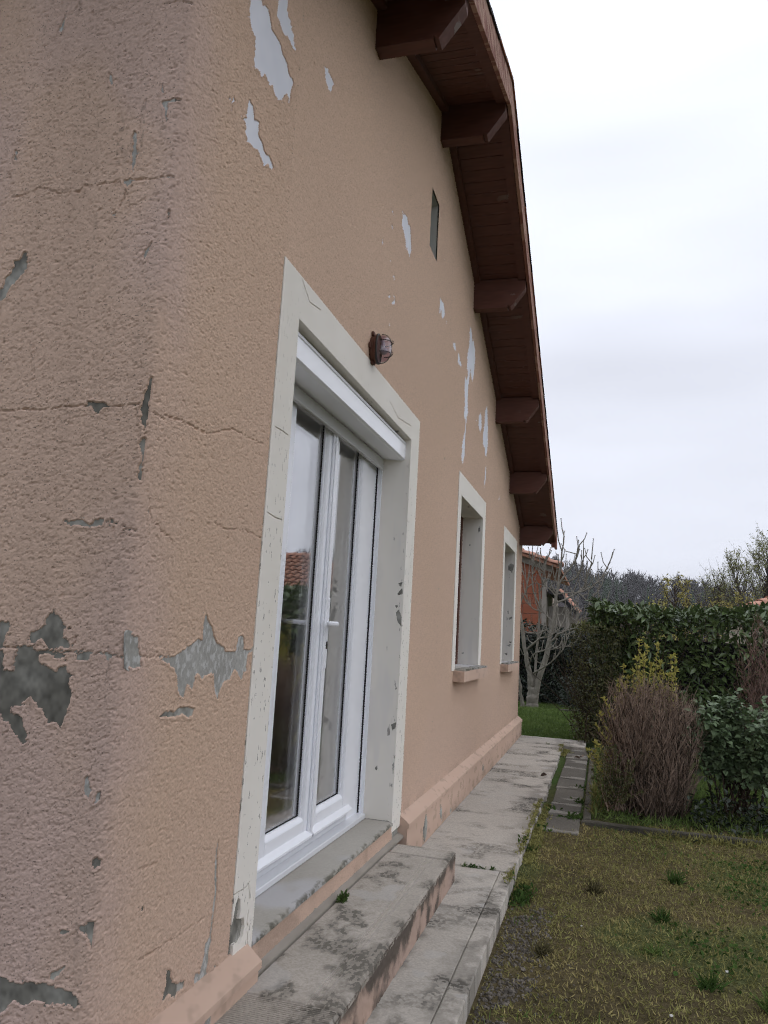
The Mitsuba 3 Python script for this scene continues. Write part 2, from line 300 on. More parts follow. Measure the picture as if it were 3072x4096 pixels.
DIAMOND = (np.array([[0, 0, 0], [-.22, .5, .05], [.22, .5, .05], [0, 1, -.05]], float), np.array([[0, 2, 1], [1, 2, 3]]))
BLADE = (np.array([[-.06, 0, 0], [.06, 0, 0], [-.045, .5, .06], [.045, .5, .06], [0, 1, .26]], float), np.array([[0, 1, 3], [0, 3, 2], [2, 3, 4]]))
def rand_dirs(n, up=0.0, g=rng):
    d = g.normal(size=(n, 3)); d[:, 2] += up; return d / np.linalg.norm(d, axis=1, keepdims=True)
def quads(nu, nv):
    i, j = np.meshgrid(np.arange(nu - 1), np.arange(nv - 1), indexing='ij')
    return np.stack([i * nv + j, (i + 1) * nv + j, (i + 1) * nv + j + 1, i * nv + j + 1], -1)
def compact(v, f):
    used, inv = np.unique(f, return_inverse=True)
    return v[used], inv.reshape(f.shape)

# outlines of the bare patches and cracks: (y, z) on the gable wall, (x, z) on the side wall
WHITE = [[(1.949,3.257),(1.955,3.227),(1.952,3.211),(1.965,3.171),(1.995,3.156),(2.007,3.153),(2.013,3.089),(2.007,3.078),(2.023,3.054),(2.047,3.07),(2.077,3.063),(2.093,3.091),(2.134,3.08),(2.155,3.093),(2.174,3.077),(2.205,3.078),(2.239,3.102),(2.254,3.133),(2.272,3.152),(2.298,3.13),(2.302,3.186),(2.317,3.228),(2.308,3.236),(2.279,3.228),(2.252,3.257),(2.215,3.259),(2.19,3.281),(2.149,3.278),(2.116,3.277),(2.082,3.32),(2.048,3.311),(2.038,3.299),(2.018,3.319)],[(2.14,3.43),(2.15,3.364),(2.179,3.34),(2.208,3.334),(2.246,3.36),(2.271,3.348),(2.297,3.348),(2.309,3.364),(2.283,3.403),(2.232,3.433),(2.219,3.447),(2.214,3.497)],[(2.005,2.93),(2.035,2.927),(2.051,2.893),(2.084,2.908),(2.087,2.859),(2.12,2.852),(2.149,2.831),(2.175,2.846),(2.215,2.828),(2.202,2.81),(2.166,2.811),(2.145,2.784),(2.117,2.802),(2.085,2.809),(2.063,2.797),(2.017,2.794),(2.0,2.807),(1.997,2.838),(1.979,2.844),(1.996,2.859),(1.998,2.905)],[(2.585,3.51),(2.627,3.532),(2.653,3.526),(2.706,3.528),(2.689,3.493),(2.68,3.464),(2.652,3.457),(2.621,3.466)],[(1.905,2.869),(1.918,2.859),(1.902,2.843),(1.903,2.809),(1.897,2.812),(1.899,2.848)],[(3.843,3.628),(3.877,3.604),(3.916,3.63),(3.96,3.634),(3.988,3.61),(4.031,3.623),(4.057,3.577),(4.088,3.502),(4.055,3.438),(4.013,3.455),(3.98,3.465),(3.971,3.437),(3.936,3.496),(3.848,3.536),(3.859,3.588)],[(3.61,3.504),(3.638,3.498),(3.675,3.505),(3.682,3.492),(3.658,3.492),(3.62,3.491)],[(3.652,3.435),(3.676,3.421),(3.677,3.4),(3.659,3.412)],[(3.742,3.185),(3.769,3.182),(3.763,3.149),(3.747,3.16)],[(3.687,3.042),(3.707,3.037),(3.692,3.018),(3.666,3.022)],[(3.779,3.095),(3.805,3.042),(3.757,3.018),(3.731,3.016),(3.777,3.047)],[(3.723,2.899),(3.748,2.884),(3.714,2.879)],[(4.918,3.591),(4.987,3.582),(5.035,3.599),(5.1,3.537),(5.034,3.471),(4.988,3.475),(4.963,3.52),(4.935,3.464),(4.912,3.47),(4.909,3.534)],[(5.16,3.53),(5.189,3.532),(5.178,3.506),(5.149,3.506)],[(3.507,3.265),(3.529,3.246),(3.518,3.231),(3.504,3.246)],[(4.987,3.919),(5.019,3.921),(5.007,3.902),(4.986,3.904)],[(3.673,3.235),(3.686,3.235),(3.682,3.222),(3.67,3.223)],[(5.473,3.484),(5.53,3.475),(5.57,3.445),(5.519,3.428),(5.444,3.426),(5.438,3.448)],[(5.657,3.459),(5.715,3.457),(5.735,3.422),(5.791,3.434),(5.8,3.398),(5.652,3.383),(5.652,3.43)],[(6.158,3.891),(6.23,3.845),(6.271,3.787),(6.298,3.83),(6.409,3.788),(6.435,3.678),(6.405,3.558),(6.355,3.465),(6.254,3.482),(6.225,3.546),(6.174,3.418),(6.141,3.33),(6.156,3.193),(6.195,3.141),(6.141,3.09),(6.123,3.022),(6.114,2.953),(6.099,2.883),(6.101,2.822),(6.095,2.737),(6.039,2.655),(5.953,2.712),(5.985,2.754),(5.968,2.806),(6.024,2.881),(6.071,2.95),(6.093,3.04),(6.023,3.051),(6.003,3.08),(6.023,3.156),(5.991,3.258),(5.979,3.329),(5.999,3.385),(6.077,3.38),(6.112,3.455),(6.067,3.48),(6.052,3.547),(6.071,3.631),(6.121,3.705),(6.107,3.819)],[(6.834,3.329),(6.904,3.307),(6.937,3.211),(6.867,3.153),(6.754,3.178),(6.752,3.277)],[(7.23,3.512),(7.278,3.421),(7.338,3.291),(7.355,3.148),(7.296,3.024),(7.209,3.019),(7.178,3.077),(7.056,3.087),(7.034,3.178),(7.091,3.295),(7.095,3.419)],[(7.28,2.943),(7.311,2.929),(7.299,2.793),(7.24,2.704),(7.212,2.724),(7.24,2.821)],[(8.322,2.831),(8.359,2.809),(8.324,2.768),(8.277,2.794)],[(6.616,3.204),(6.655,3.206),(6.63,3.184),(6.606,3.187)]]
GREY = [[(2.021,1.302),(2.029,1.301),(2.05,1.273),(2.069,1.263),(2.084,1.24),(2.102,1.221),(2.129,1.211),(2.156,1.205),(2.165,1.191),(2.235,1.191),(2.243,1.233),(2.26,1.242),(2.284,1.239),(2.295,1.197),(2.342,1.196),(2.366,1.217),(2.37,1.193),(2.324,1.182),(2.321,1.145),(2.331,1.127),(2.301,1.128),(2.302,1.108),(2.287,1.103),(2.256,1.132),(2.239,1.139),(2.211,1.106),(2.176,1.103),(2.151,1.077),(2.144,1.054),(2.136,1.054),(2.113,1.087),(2.105,1.129),(2.053,1.126),(2.035,1.112),(2.013,1.132),(1.998,1.128),(1.99,1.088),(1.955,1.105),(1.944,1.072),(1.917,1.075),(1.901,1.1),(1.898,1.126),(1.875,1.153),(1.841,1.164),(1.809,1.174),(1.813,1.177),(1.87,1.181),(1.905,1.194),(1.969,1.218),(1.987,1.228),(2.017,1.224),(2.013,1.272)],[(1.921,1.045),(1.972,1.043),(2.008,1.035),(1.997,1.014),(1.977,1.014),(1.946,1.025),(1.909,1.019),(1.827,1.028),(1.851,1.04),(1.897,1.033)],[(1.654,1.237),(1.698,1.229),(1.699,1.211),(1.722,1.162),(1.69,1.154),(1.668,1.161),(1.657,1.211)],[(2.226,0.639),(2.226,0.623),(2.227,0.587),(2.234,0.537),(2.243,0.491),(2.24,0.449),(2.235,0.408),(2.23,0.37),(2.236,0.347),(2.223,0.325),(2.228,0.295),(2.221,0.274),(2.223,0.245),(2.195,0.23),(2.196,0.208),(2.163,0.21),(2.168,0.243),(2.142,0.278),(2.147,0.294),(2.177,0.28),(2.184,0.303),(2.192,0.323),(2.192,0.349),(2.218,0.366),(2.223,0.409),(2.224,0.454),(2.228,0.49),(2.219,0.525),(2.213,0.585),(2.219,0.625)],[(1.981,0.372),(1.994,0.356),(2.009,0.352),(2.009,0.336),(2.025,0.315),(2.047,0.305),(2.091,0.297),(2.087,0.277),(2.056,0.282),(2.043,0.27),(2.01,0.293),(1.992,0.288),(1.974,0.286),(1.979,0.307),(1.99,0.324)],[(2.265,0.271),(2.298,0.256),(2.355,0.235),(2.358,0.22),(2.316,0.225),(2.279,0.229),(2.255,0.248)],[(1.829,0.567),(1.843,0.561),(1.841,0.551),(1.832,0.555)]]
BAND = [[(2.388,0.425),(2.407,0.414),(2.413,0.38),(2.408,0.356),(2.443,0.35),(2.452,0.322),(2.444,0.291),(2.422,0.278),(2.4,0.288),(2.377,0.288),(2.38,0.256),(2.363,0.246),(2.347,0.263),(2.333,0.3),(2.351,0.344),(2.365,0.373),(2.374,0.409)]]
SIDE = [[(-0.39,1.247),(-0.368,1.25),(-0.359,1.246),(-0.343,1.25),(-0.344,1.225),(-0.354,1.213),(-0.355,1.199),(-0.358,1.188),(-0.379,1.18)],[(-0.216,1.285),(-0.214,1.272),(-0.2,1.272),(-0.188,1.257),(-0.183,1.247),(-0.175,1.245),(-0.184,1.233),(-0.182,1.22),(-0.167,1.212),(-0.159,1.201),(-0.16,1.195),(-0.176,1.196),(-0.185,1.2),(-0.192,1.192),(-0.218,1.189),(-0.233,1.204),(-0.243,1.214),(-0.254,1.207),(-0.262,1.198),(-0.275,1.204),(-0.279,1.215),(-0.277,1.228),(-0.261,1.231),(-0.244,1.243),(-0.236,1.244),(-0.238,1.257),(-0.227,1.273)],[(-0.305,1.189),(-0.274,1.19),(-0.254,1.18),(-0.223,1.187),(-0.211,1.183),(-0.166,1.179),(-0.173,1.17),(-0.199,1.171),(-0.216,1.181),(-0.24,1.175),(-0.246,1.161),(-0.236,1.151),(-0.208,1.144),(-0.187,1.132),(-0.185,1.145),(-0.172,1.15),(-0.162,1.153),(-0.158,1.138),(-0.145,1.131),(-0.151,1.111),(-0.14,1.094),(-0.14,1.068),(-0.146,1.038),(-0.151,1.018),(-0.159,1.003),(-0.171,1.015),(-0.192,1.013),(-0.207,1.029),(-0.221,1.047),(-0.231,1.046),(-0.235,1.057),(-0.253,1.071),(-0.266,1.067),(-0.282,1.049),(-0.31,1.04),(-0.311,1.027),(-0.284,1.025),(-0.272,1.017),(-0.264,0.998),(-0.253,0.982),(-0.252,0.967),(-0.257,0.958),(-0.27,0.959),(-0.281,0.975),(-0.297,0.987),(-0.305,1.003),(-0.327,1.006),(-0.338,1.025),(-0.354,1.026),(-0.379,1.175),(-0.352,1.179),(-0.349,1.143),(-0.344,1.13),(-0.327,1.127),(-0.314,1.13),(-0.315,1.157),(-0.312,1.179)],[(-0.138,1.183),(-0.099,1.183),(-0.098,1.172),(-0.12,1.165),(-0.136,1.17)],[(-0.011,1.169),(0.0,1.166),(0.003,1.149),(-0.003,1.123),(-0.005,1.112),(-0.007,1.144)],[(-0.064,1.186),(-0.052,1.192),(-0.04,1.186),(-0.036,1.178),(-0.05,1.181)],[(-0.258,0.433),(-0.228,0.434),(-0.211,0.427),(-0.184,0.427),(-0.16,0.435),(-0.137,0.435),(-0.123,0.441),(-0.103,0.435),(-0.069,0.435),(-0.049,0.434),(-0.043,0.426),(-0.031,0.422),(-0.022,0.407),(-0.035,0.401),(-0.055,0.405),(-0.079,0.403),(-0.102,0.397),(-0.137,0.4),(-0.153,0.392),(-0.171,0.381),(-0.198,0.39),(-0.214,0.378),(-0.216,0.364),(-0.245,0.351)],[(-0.02,0.588),(-0.012,0.587),(-0.008,0.574),(-0.003,0.569),(-0.006,0.552),(-0.005,0.529),(-0.001,0.518),(-0.003,0.499),(-0.011,0.52),(-0.019,0.544),(-0.025,0.556),(-0.04,0.56),(-0.047,0.567),(-0.042,0.573),(-0.03,0.577)],[(-0.021,0.725),(-0.013,0.722),(-0.005,0.713),(-0.011,0.703),(-0.018,0.704),(-0.023,0.695),(-0.031,0.702),(-0.032,0.714)],[(-0.095,0.554),(-0.086,0.557),(-0.069,0.56),(-0.069,0.556),(-0.085,0.549),(-0.095,0.548)],[(-0.1,0.466),(-0.075,0.48),(-0.07,0.478),(-0.083,0.465),(-0.095,0.45),(-0.11,0.447),(-0.109,0.459)],[(-0.458,2.262),(-0.445,2.259),(-0.445,2.249),(-0.441,2.235),(-0.44,2.215),(-0.451,2.201),(-0.463,2.183),(-0.476,2.17),(-0.493,2.152),(-0.499,2.133),(-0.505,2.121),(-0.523,2.121),(-0.528,2.151),(-0.514,2.16),(-0.509,2.176),(-0.508,2.189),(-0.489,2.205),(-0.485,2.222),(-0.486,2.239),(-0.472,2.24),(-0.463,2.246)],[(-0.013,1.889),(-0.006,1.872),(-0.008,1.848),(-0.013,1.82),(-0.01,1.798),(0.001,1.796),(-0.013,1.779),(-0.012,1.756),(-0.016,1.746),(-0.01,1.709),(-0.006,1.688),(-0.014,1.656),(-0.008,1.63),(-0.012,1.616),(-0.02,1.619),(-0.022,1.635),(-0.019,1.658),(-0.016,1.674),(-0.022,1.697),(-0.026,1.716),(-0.016,1.725),(-0.017,1.749),(-0.028,1.77),(-0.034,1.804),(-0.031,1.818),(-0.024,1.846),(-0.019,1.875)],[(-0.193,1.821),(-0.179,1.825),(-0.146,1.821),(-0.128,1.811),(-0.144,1.807),(-0.151,1.791),(-0.164,1.796),(-0.18,1.812)],[(-0.219,1.513),(-0.198,1.509),(-0.18,1.513),(-0.161,1.512),(-0.143,1.5),(-0.127,1.514),(-0.101,1.519),(-0.104,1.503),(-0.143,1.496),(-0.159,1.498),(-0.208,1.502)],[(-0.085,1.517),(-0.077,1.516),(-0.073,1.506),(-0.081,1.507)]]
PALE = [[(-0.067,2.667),(-0.014,2.673),(-0.015,2.666),(-0.048,2.662),(-0.048,2.618),(-0.05,2.595),(-0.057,2.638)],[(-0.147,2.59),(-0.137,2.584),(-0.129,2.519),(-0.135,2.451),(-0.143,2.521)],[(-0.419,3.008),(-0.422,2.989),(-0.429,2.944),(-0.443,2.949),(-0.435,2.966)],[(-0.251,2.79),(-0.231,2.754),(-0.237,2.74),(-0.247,2.761)],[(-0.535,2.585),(-0.524,2.574),(-0.53,2.548),(-0.536,2.561)],[(-0.074,2.724),(-0.066,2.695),(-0.073,2.696)],[(-0.16,2.44),(-0.137,2.447),(-0.133,2.433),(-0.148,2.423)],[(-0.057,2.252),(-0.049,2.26),(-0.068,2.205),(-0.072,2.222)],[(-0.016,2.353),(-0.005,2.343),(-0.012,2.317),(-0.018,2.335)],[(-0.189,2.346),(-0.171,2.353),(-0.172,2.342)],[(-0.073,0.905),(-0.062,0.891),(-0.055,0.869),(-0.06,0.855),(-0.074,0.859),(-0.073,0.882)],[(-0.038,0.863),(-0.028,0.872),(-0.03,0.849),(-0.042,0.842)]]
CRACK_SIDE = [[(-0.391,1.184),(-0.336,1.185),(-0.298,1.19),(-0.274,1.189),(-0.254,1.18),(-0.223,1.187),(-0.175,1.185),(-0.123,1.187),(-0.094,1.184),(-0.056,1.187),(-0.031,1.184),(-0.008,1.18),(0.005,1.182)],[(-0.464,1.808),(-0.304,1.806),(-0.263,1.812),(-0.194,1.815),(-0.128,1.811),(-0.098,1.809),(-0.072,1.809),(-0.033,1.814)],[(-0.076,1.508),(-0.042,1.502)],[(-0.045,1.491),(0.003,1.49)],[(-0.533,2.436),(-0.475,2.439),(-0.431,2.455),(-0.366,2.432),(-0.296,2.428),(-0.288,2.444),(-0.233,2.442),(-0.18,2.443),(-0.137,2.444),(-0.065,2.441),(-0.0,2.444)],[(-0.15,2.421),(-0.154,2.39),(-0.165,2.364)],[(-0.186,1.246),(-0.164,1.242)],[(-0.146,1.224),(-0.144,1.211),(-0.154,1.203)],[(-0.05,2.765),(-0.031,2.769)],[(-0.083,2.974),(-0.054,2.976),(-0.005,2.964)]]
CRACK_WALL = [[(1.71,1.184),(1.724,1.181),(1.749,1.181),(1.812,1.182),(1.87,1.182)],[(1.632,1.795),(1.644,1.797),(1.665,1.794),(1.691,1.792),(1.713,1.789)],[(1.706,1.801),(1.737,1.803),(1.777,1.807)],[(1.681,1.572),(1.686,1.545),(1.703,1.52),(1.733,1.518),(1.748,1.504),(1.789,1.495),(1.81,1.479)],[(1.755,1.808),(1.814,1.812),(1.936,1.812),(2.082,1.867),(2.175,1.87),(2.313,1.876)],[(2.022,1.566),(2.107,1.559),(2.231,1.574),(2.359,1.564)],[(1.837,0.436),(1.906,0.434),(1.97,0.432),(2.029,0.429),(2.09,0.43),(2.177,0.431)],[(1.795,0.664),(1.847,0.655),(1.883,0.655)],[(2.472,3.446),(2.489,3.447),(2.494,3.402)],[(4.705,3.626),(4.725,3.536)],[(3.636,3.57),(3.653,3.518)],[(3.747,3.095),(3.754,3.077)],[(5.656,3.166),(5.685,3.117)],[(5.21,3.655),(5.228,3.629)],[(3.684,2.946),(3.696,2.905)]]
CRACK_BAND = [[(2.355,0.443),(2.385,0.443),(2.412,0.441),(2.446,0.443),(2.466,0.452)],[(2.459,0.451),(2.477,0.396)],[(2.475,0.362),(2.469,0.326),(2.482,0.31)],[(2.482,0.292),(2.499,0.203)],[(2.386,1.959),(2.45,1.961),(2.499,1.959)],[(2.377,1.657),(2.445,1.65),(2.5,1.651)],[(2.516,2.568),(2.608,2.515),(2.727,2.535)],[(3.8,2.488),(3.974,2.451),(4.262,2.487)]]

# ------------------------------------------------------------------ the house: measured lines (metres; the gable wall is x = 0, the path is z = 0)
Y0, YG = 1.647, 10.962                 # near and far corner of the gable wall
RIDGE_Y, RIDGE_Z, SLOPE, OVER = 4.728, 4.844, 0.352, 0.477
DOOR_O = (2.356, 4.490, 0.20, 2.575); DOOR_I = (2.520, 4.296, 0.261, 2.411)
WIN_O = [(5.885, 7.345, 1.02, 2.573), (8.815, 10.215, 1.005, 2.573)]
WIN_I = [(6.018, 7.185, 1.02, 2.400), (8.950, 10.030, 1.005, 2.400)]
SLOT = (4.53, 4.755, 3.765, 4.175)
def soffit(y): return RIDGE_Z - SLOPE * np.abs(np.asarray(y) - RIDGE_Y)
rect = lambda r: box(r[0], r[2], r[1], r[3])
house = thing('house', 'house with peeling orange-beige rendered gable wall, white french door and dark brown eaves', 'house')

# the wall behind the render coat
gable = Polygon([(Y0 + .022, -.3), (YG, -.3), (YG, float(soffit(YG)) + .04), (RIDGE_Y, RIDGE_Z + .04), (Y0 + .022, float(soffit(Y0)) + .04)])
core = gable.difference(unary_union([rect(r).buffer(.0125, join_style=2) for r in [DOOR_I] + WIN_I] + [rect(SLOT).buffer(.0085, join_style=2)]))
put('wall', extrude_yz(core, -.24, -.0075), 'm_cement', house)
zs = float(soffit(Y0)) + .04
side_wall = cat([bx(-9, -.24, Y0 + .012, Y0 + .22, -.3, zs)])
put('wall', side_wall, 'm_cement', house)
put('wall', cat([bx(-9, -.24, YG - .22, YG, -.3, 2.62), bx(-9.2, -9, Y0, YG, -.3, 3.6)]), 'm_cement', house)
put('interior', cat([bx(-9, -.24, Y0 + .22, YG - .22, .10, .25), bx(-9, -.24, Y0 + .22, YG - .22, 2.60, 2.66), bx(-3.6, -3.5, Y0 + .22, YG - .22, .25, 2.6), bx(-3.5, -.24, 5.0, 5.1, .25, 2.6)]), 'm_room', house)

# the render coat: one relief sheet round the corner, sunk below the base where it has come off
patch_wall = [Polygon(p).buffer(0) for p in WHITE + GREY]
patch_side = [Polygon(p).buffer(0) for p in SIDE + PALE]
def cracks(lines, w):
    return [LineString(l).buffer(w) for l in lines if len(l) > 1]
hole_wall, hole_side = unary_union(patch_wall), unary_union(patch_side)
crack_wall, crack_side = unary_union(cracks(CRACK_WALL, .0013)), unary_union(cracks(CRACK_SIDE, .0014))
rim_wall, rim_side = hole_wall.buffer(.0065), hole_side.buffer(.0065)
for q_ in (crack_wall, crack_side, rim_wall, rim_side): shapely.prepare(q_)
shapely.prepare(hole_wall); shapely.prepare(hole_side)
RC = 0.035
def corner_curve(u):
    """u < 0 lies on the side wall, u > arc on the gable; returns position (x, y) and outward normal."""
    arc = RC * np.pi / 2; s = np.asarray(u, float)
    x = np.where(s < 0, -RC + s, np.where(s < arc, -RC + RC * np.sin(s / RC), 0.0))
    y = np.where(s < 0, Y0, np.where(s < arc, Y0 + RC - RC * np.cos(s / RC), Y0 + RC + (s - arc)))
    nx = np.where(s < 0, 0.0, np.where(s < arc, np.sin(s / RC), 1.0)); ny = np.where(s < 0, -1.0, np.where(s < arc, -np.cos(s / RC), 0.0))
    return x, y, nx, ny
def relief(P, fine):
    """Thrown render: gritty skin with short curved crevices where the splashes overlap."""
    a = meshkit.noise(P * [205, 205, 250], 1); b = meshkit.noise(P * [340, 340, 340], 2)
    q = P + .006 * (np.stack([meshkit.noise(P * 60, 14), meshkit.noise(P * 60, 15), meshkit.noise(P * 60, 16)], -1) - .5)
    n1, m1 = meshkit.noise(q * [115, 115, 165], 6), meshkit.noise(P * [85, 85, 115], 7)
    n2, m2 = meshkit.noise(q * [180, 180, 200] + 5.3, 8), meshkit.noise(P * [120, 120, 120] + 3.1, 10)
    sst = lambda e0, e1, v: (lambda t: t * t * (3 - 2 * t))(np.clip((v - e0) / (e1 - e0), 0, 1))
    t1 = np.exp(-((n1 - .5) / .062) ** 2) * sst(.46, .62, m1); t2 = np.exp(-((n2 - .5) / .08) ** 2) * sst(.52, .66, m2)
    lip = sst(.50, .56, n1) * sst(.80, .60, n1) * sst(.46, .62, m1)
    w = meshkit.noise(P * [3.1, 3.1, 2.3], 5)
    return fine * (.0014 + .0010 * a + .0008 * b + .0009 * lip - .0031 * t1 - .0022 * t2) + 0.0014 * (w - .5)
def coat(us, zs, fine, drop):
    U, Z = np.meshgrid(us, zs, indexing='ij'); x, y, nx, ny = corner_curve(U)
    P = np.stack([x, y, Z], -1)
    h = relief(P, fine) - 0.002
    wob = meshkit.noise(np.stack([U * 130, Z * 130, 0 * U], -1), 9) - .5, meshkit.noise(np.stack([U * 130, Z * 130, 0 * U], -1), 11) - .5
    on_g = U > RC * np.pi / 4
    q = np.where(on_g, shapely.contains_xy(hole_wall, np.where(on_g, y + wob[0] * .005, -99), Z + wob[1] * .006),
                 shapely.contains_xy(hole_side, np.where(on_g, 99, x + wob[0] * .005), Z + wob[1] * .006))
    cy, cz_ = wob[0] * .004, wob[1] * .007
    q2 = np.where(on_g, shapely.contains_xy(crack_wall, np.where(on_g, y + cy, -99), Z + cz_), shapely.contains_xy(crack_side, np.where(on_g, 99, x + cy), Z + cz_))
    q3 = np.where(on_g, shapely.contains_xy(rim_wall, np.where(on_g, y, -99), Z), shapely.contains_xy(rim_side, np.where(on_g, 99, x), Z))
    h = np.where(q3, h + .0016, h); h = np.where(q2, h - .0055, h); h = np.where(q, -0.0046, h)
    P[..., 0] += nx * h; P[..., 1] += ny * h
    f = quads(len(us), len(zs))
    cu, cz = (us[:-1, None] + us[1:, None]) / 2 + 0 * zs[None, :-1], (zs[None, :-1] + zs[None, 1:]) / 2 + 0 * us[:-1, None]
    f = f[~drop(corner_curve(cu)[1], cz, corner_curve(cu)[0])].reshape(-1, 4)
    v, f = compact(P.reshape(-1, 3), f)
    return trimesh.Trimesh(v, np.vstack([f[:, [0, 1, 2]], f[:, [0, 2, 3]]]), process=False)
def in_open(y, z, x):
    d = np.zeros(y.shape, bool)
    for r in [DOOR_O] + WIN_O + [SLOT]: d |= (y > r[0]) & (y < r[1]) & (z > r[2] - .3 * (r is DOOR_O)) & (z < r[3]) & (x > -.01)
    return d | (z > soffit(y) + .05)
def line(a, b, step, marks=()):
    m = sorted({a, b, *[k for k in marks if a < k < b]}); out = [np.array([a])]
    for p, q in zip(m[:-1], m[1:]): out.append(np.linspace(p, q, max(2, int(round((q - p) / step)) + 1))[1:])
    return np.concatenate(out)
ARC = RC * np.pi / 2
uy = lambda y: ARC + y - Y0 - RC
UD0, UD1 = uy(DOOR_O[0]), uy(DOOR_O[1])
zmark = [DOOR_O[3], WIN_O[0][2], WIN_O[0][3], WIN_O[1][2], SLOT[2], SLOT[3]]
FINE_A = 1.0
b1 = coat(line(-.72, UD0, .0031), line(.2, 3.35, .0033), FINE_A, lambda y, z, x: z > 9)
b1b = coat(line(-.72, UD0, .012), line(3.35, 4.9, .012), FINE_A, in_open)
b1c = coat(line(-8.9, -.72, .1), line(-.1, 3.75, .1), 0.3, lambda y, z, x: z > 9)
b1d = coat(line(-.72, UD0, .02), line(-.1, .2, .02), FINE_A, lambda y, z, x: z > 9)
b2 = coat(line(UD0, uy(5.3), .0075, [UD1, uy(SLOT[0]), uy(SLOT[1])]), line(.2, 4.9, .0065, zmark), 0.95, in_open)
b3 = coat(line(uy(5.3), uy(YG), .015, [uy(w[i]) for w in WIN_O for i in (0, 1)]), line(.2, 4.75, .010, zmark), 0.85, in_open)
put('render_coat', cat([b1, b1b, b1c, b1d, b2, b3]), 'm_coat', house, smooth=True, label='rough orange-beige roughcast with cracks and flaked edges')
ub = np.linspace(-.05, RC * np.pi / 2 + .03, 24); xb, yb_, nxb, nyb = corner_curve(ub); zb = np.array([.2, 1.2, 2.2, 3.4])
Pb = np.stack([np.repeat((xb - .0042 * nxb)[:, None], 4, 1), np.repeat((yb_ - .0042 * nyb)[:, None], 4, 1), np.tile(zb, (24, 1))], -1)
fb_ = quads(24, 4).reshape(-1, 4)
put('corner_base', trimesh.Trimesh(Pb.reshape(-1, 3), np.vstack([fb_[:, [0, 1, 2]], fb_[:, [0, 2, 3]]]), process=False), 'm_cement', house, smooth=True)
for p in WHITE: put('bare_patch', extrude_yz(Polygon(p).buffer(.012), -.0072, -.0020), 'm_white_under', house, label='bluish white undercoat where the render has peeled')
for k_, p in enumerate(GREY): put('bare_patch', extrude_yz(Polygon(p).buffer(.010), -.0072, -.0020), 'm_pale_under' if k_ in (0, 2, 3) else 'm_cement', house, label='bare grey cement where the render has fallen off')
def side_sheet(p, mat):
    q = Polygon(p).buffer(.008).intersection(box(-9, 0, -.03, 5))
    if q.geom_type != 'Polygon' or q.area < 1e-6: return
    m = trimesh.creation.extrude_polygon(q, .003, engine='earcut'); v = m.vertices
    return put('bare_patch', trimesh.Trimesh(np.stack([v[:, 0], Y0 + .0050 - v[:, 2], v[:, 1]], 1), m.faces, process=False), mat, house, label='bare grey cement where the render has fallen off')
for p in SIDE: side_sheet(p, 'm_cement')
for p in PALE: side_sheet(p, 'm_pale_under')

# painted surrounds: flat band on the wall and the lining of the opening
def surround(o, i, bottom, patches=(), name='surround', label=None):
    band = rect(o).difference(box(i[0], i[2] - 1, i[1], i[3]))
    band = band.intersection(box(0, bottom, 20, 9))
    for p in patches: band = band.difference(p)
    t = .012
    front = extrude_yz(band, -.012, .0045)
    lin = [bx(-.20, -.0005, i[0] - .012, i[0], i[2], i[3]), bx(-.20, -.0005, i[1], i[1] + .012, i[2], i[3]), bx(-.20, -.0005, i[0] - .012, i[1] + .012, i[3], i[3] + .012)]
    return put(name, cat([front]), 'm_band', house, label=label), put('reveal', cat(lin), 'm_band', house)
bandp = [Polygon(p).buffer(0) for p in BAND] + cracks(CRACK_BAND, .0022)
surround(DOOR_O, DOOR_I, .2, bandp, 'door_surround', 'chalky off-white painted band round the door, cracked and flaking')
for o, i in zip(WIN_O, WIN_I): surround(o, i, o[2], (), 'window_surround')
put('bare_patch', extrude_yz(Polygon(BAND[0]).buffer(.008), -.0119, -.006), 'm_cement', house, label='bare grey cement at the foot of the door surround')

PLINTH_CHIPS = [[(2.147,.186),(2.167,.184),(2.168,.164),(2.149,.147),(2.133,.146),(2.125,.172)], [(4.971,.181),(5.025,.1),(5.004,.029),(4.949,.004),(4.894,.09)], [(5.445,.143),(5.50,.086),(5.487,.02),(5.414,.087)], [(5.814,.049),(5.869,.027),(5.849,.002),(5.804,.022)], [(7.415,.14),(7.47,.084),(7.437,.047),(7.368,.102)]]
REVEAL_CHIPS = {4.2952: [[(-.033,1.393),(-.019,1.411),(-.002,1.37),(-.003,1.323),(-.021,1.345)], [(-.03,1.501),(-.007,1.532),(-.002,1.508),(-.02,1.495)], [(-.027,1.561),(-.008,1.568),(-.013,1.544)], [(-.027,.773),(-.002,.786),(-.003,.758),(-.019,.747)], [(-.108,.532),(-.096,.544),(-.098,.522)], [(-.008,.559),(-.002,.571),(-.003,.515)], [(-.039,1.434),(-.026,1.435),(-.032,1.423)]],
    10.0292: [[(-.08,2.219),(-.048,2.26),(-.008,2.241),(-.02,2.181),(-.031,2.134),(-.052,2.166),(-.079,2.172)], [(-.054,1.559),(-.015,1.574),(-.017,1.548),(-.051,1.539)], [(-.045,1.253),(-.008,1.262),(-.018,1.242)], [(-.07,1.213),(-.018,1.229),(-.03,1.196)], [(-.092,1.108),(-.06,1.117),(-.066,1.084)], [(-.072,1.637),(-.062,1.65),(-.063,1.611)]],
    7.1842: [[(-.036,2.302),(-.022,2.317),(-.021,2.278),(-.035,2.263)], [(-.121,2.139),(-.104,2.149),(-.108,2.136)], [(-.151,1.136),(-.128,1.142),(-.137,1.126)]]}
for y_, ps in REVEAL_CHIPS.items():
    for p in ps: put('bare_patch', extrude_xz(Polygon(p).buffer(.002, quad_segs=2), y_, y_ + .004), 'm_cement', house, label='grey chip where the reveal paint has come off')
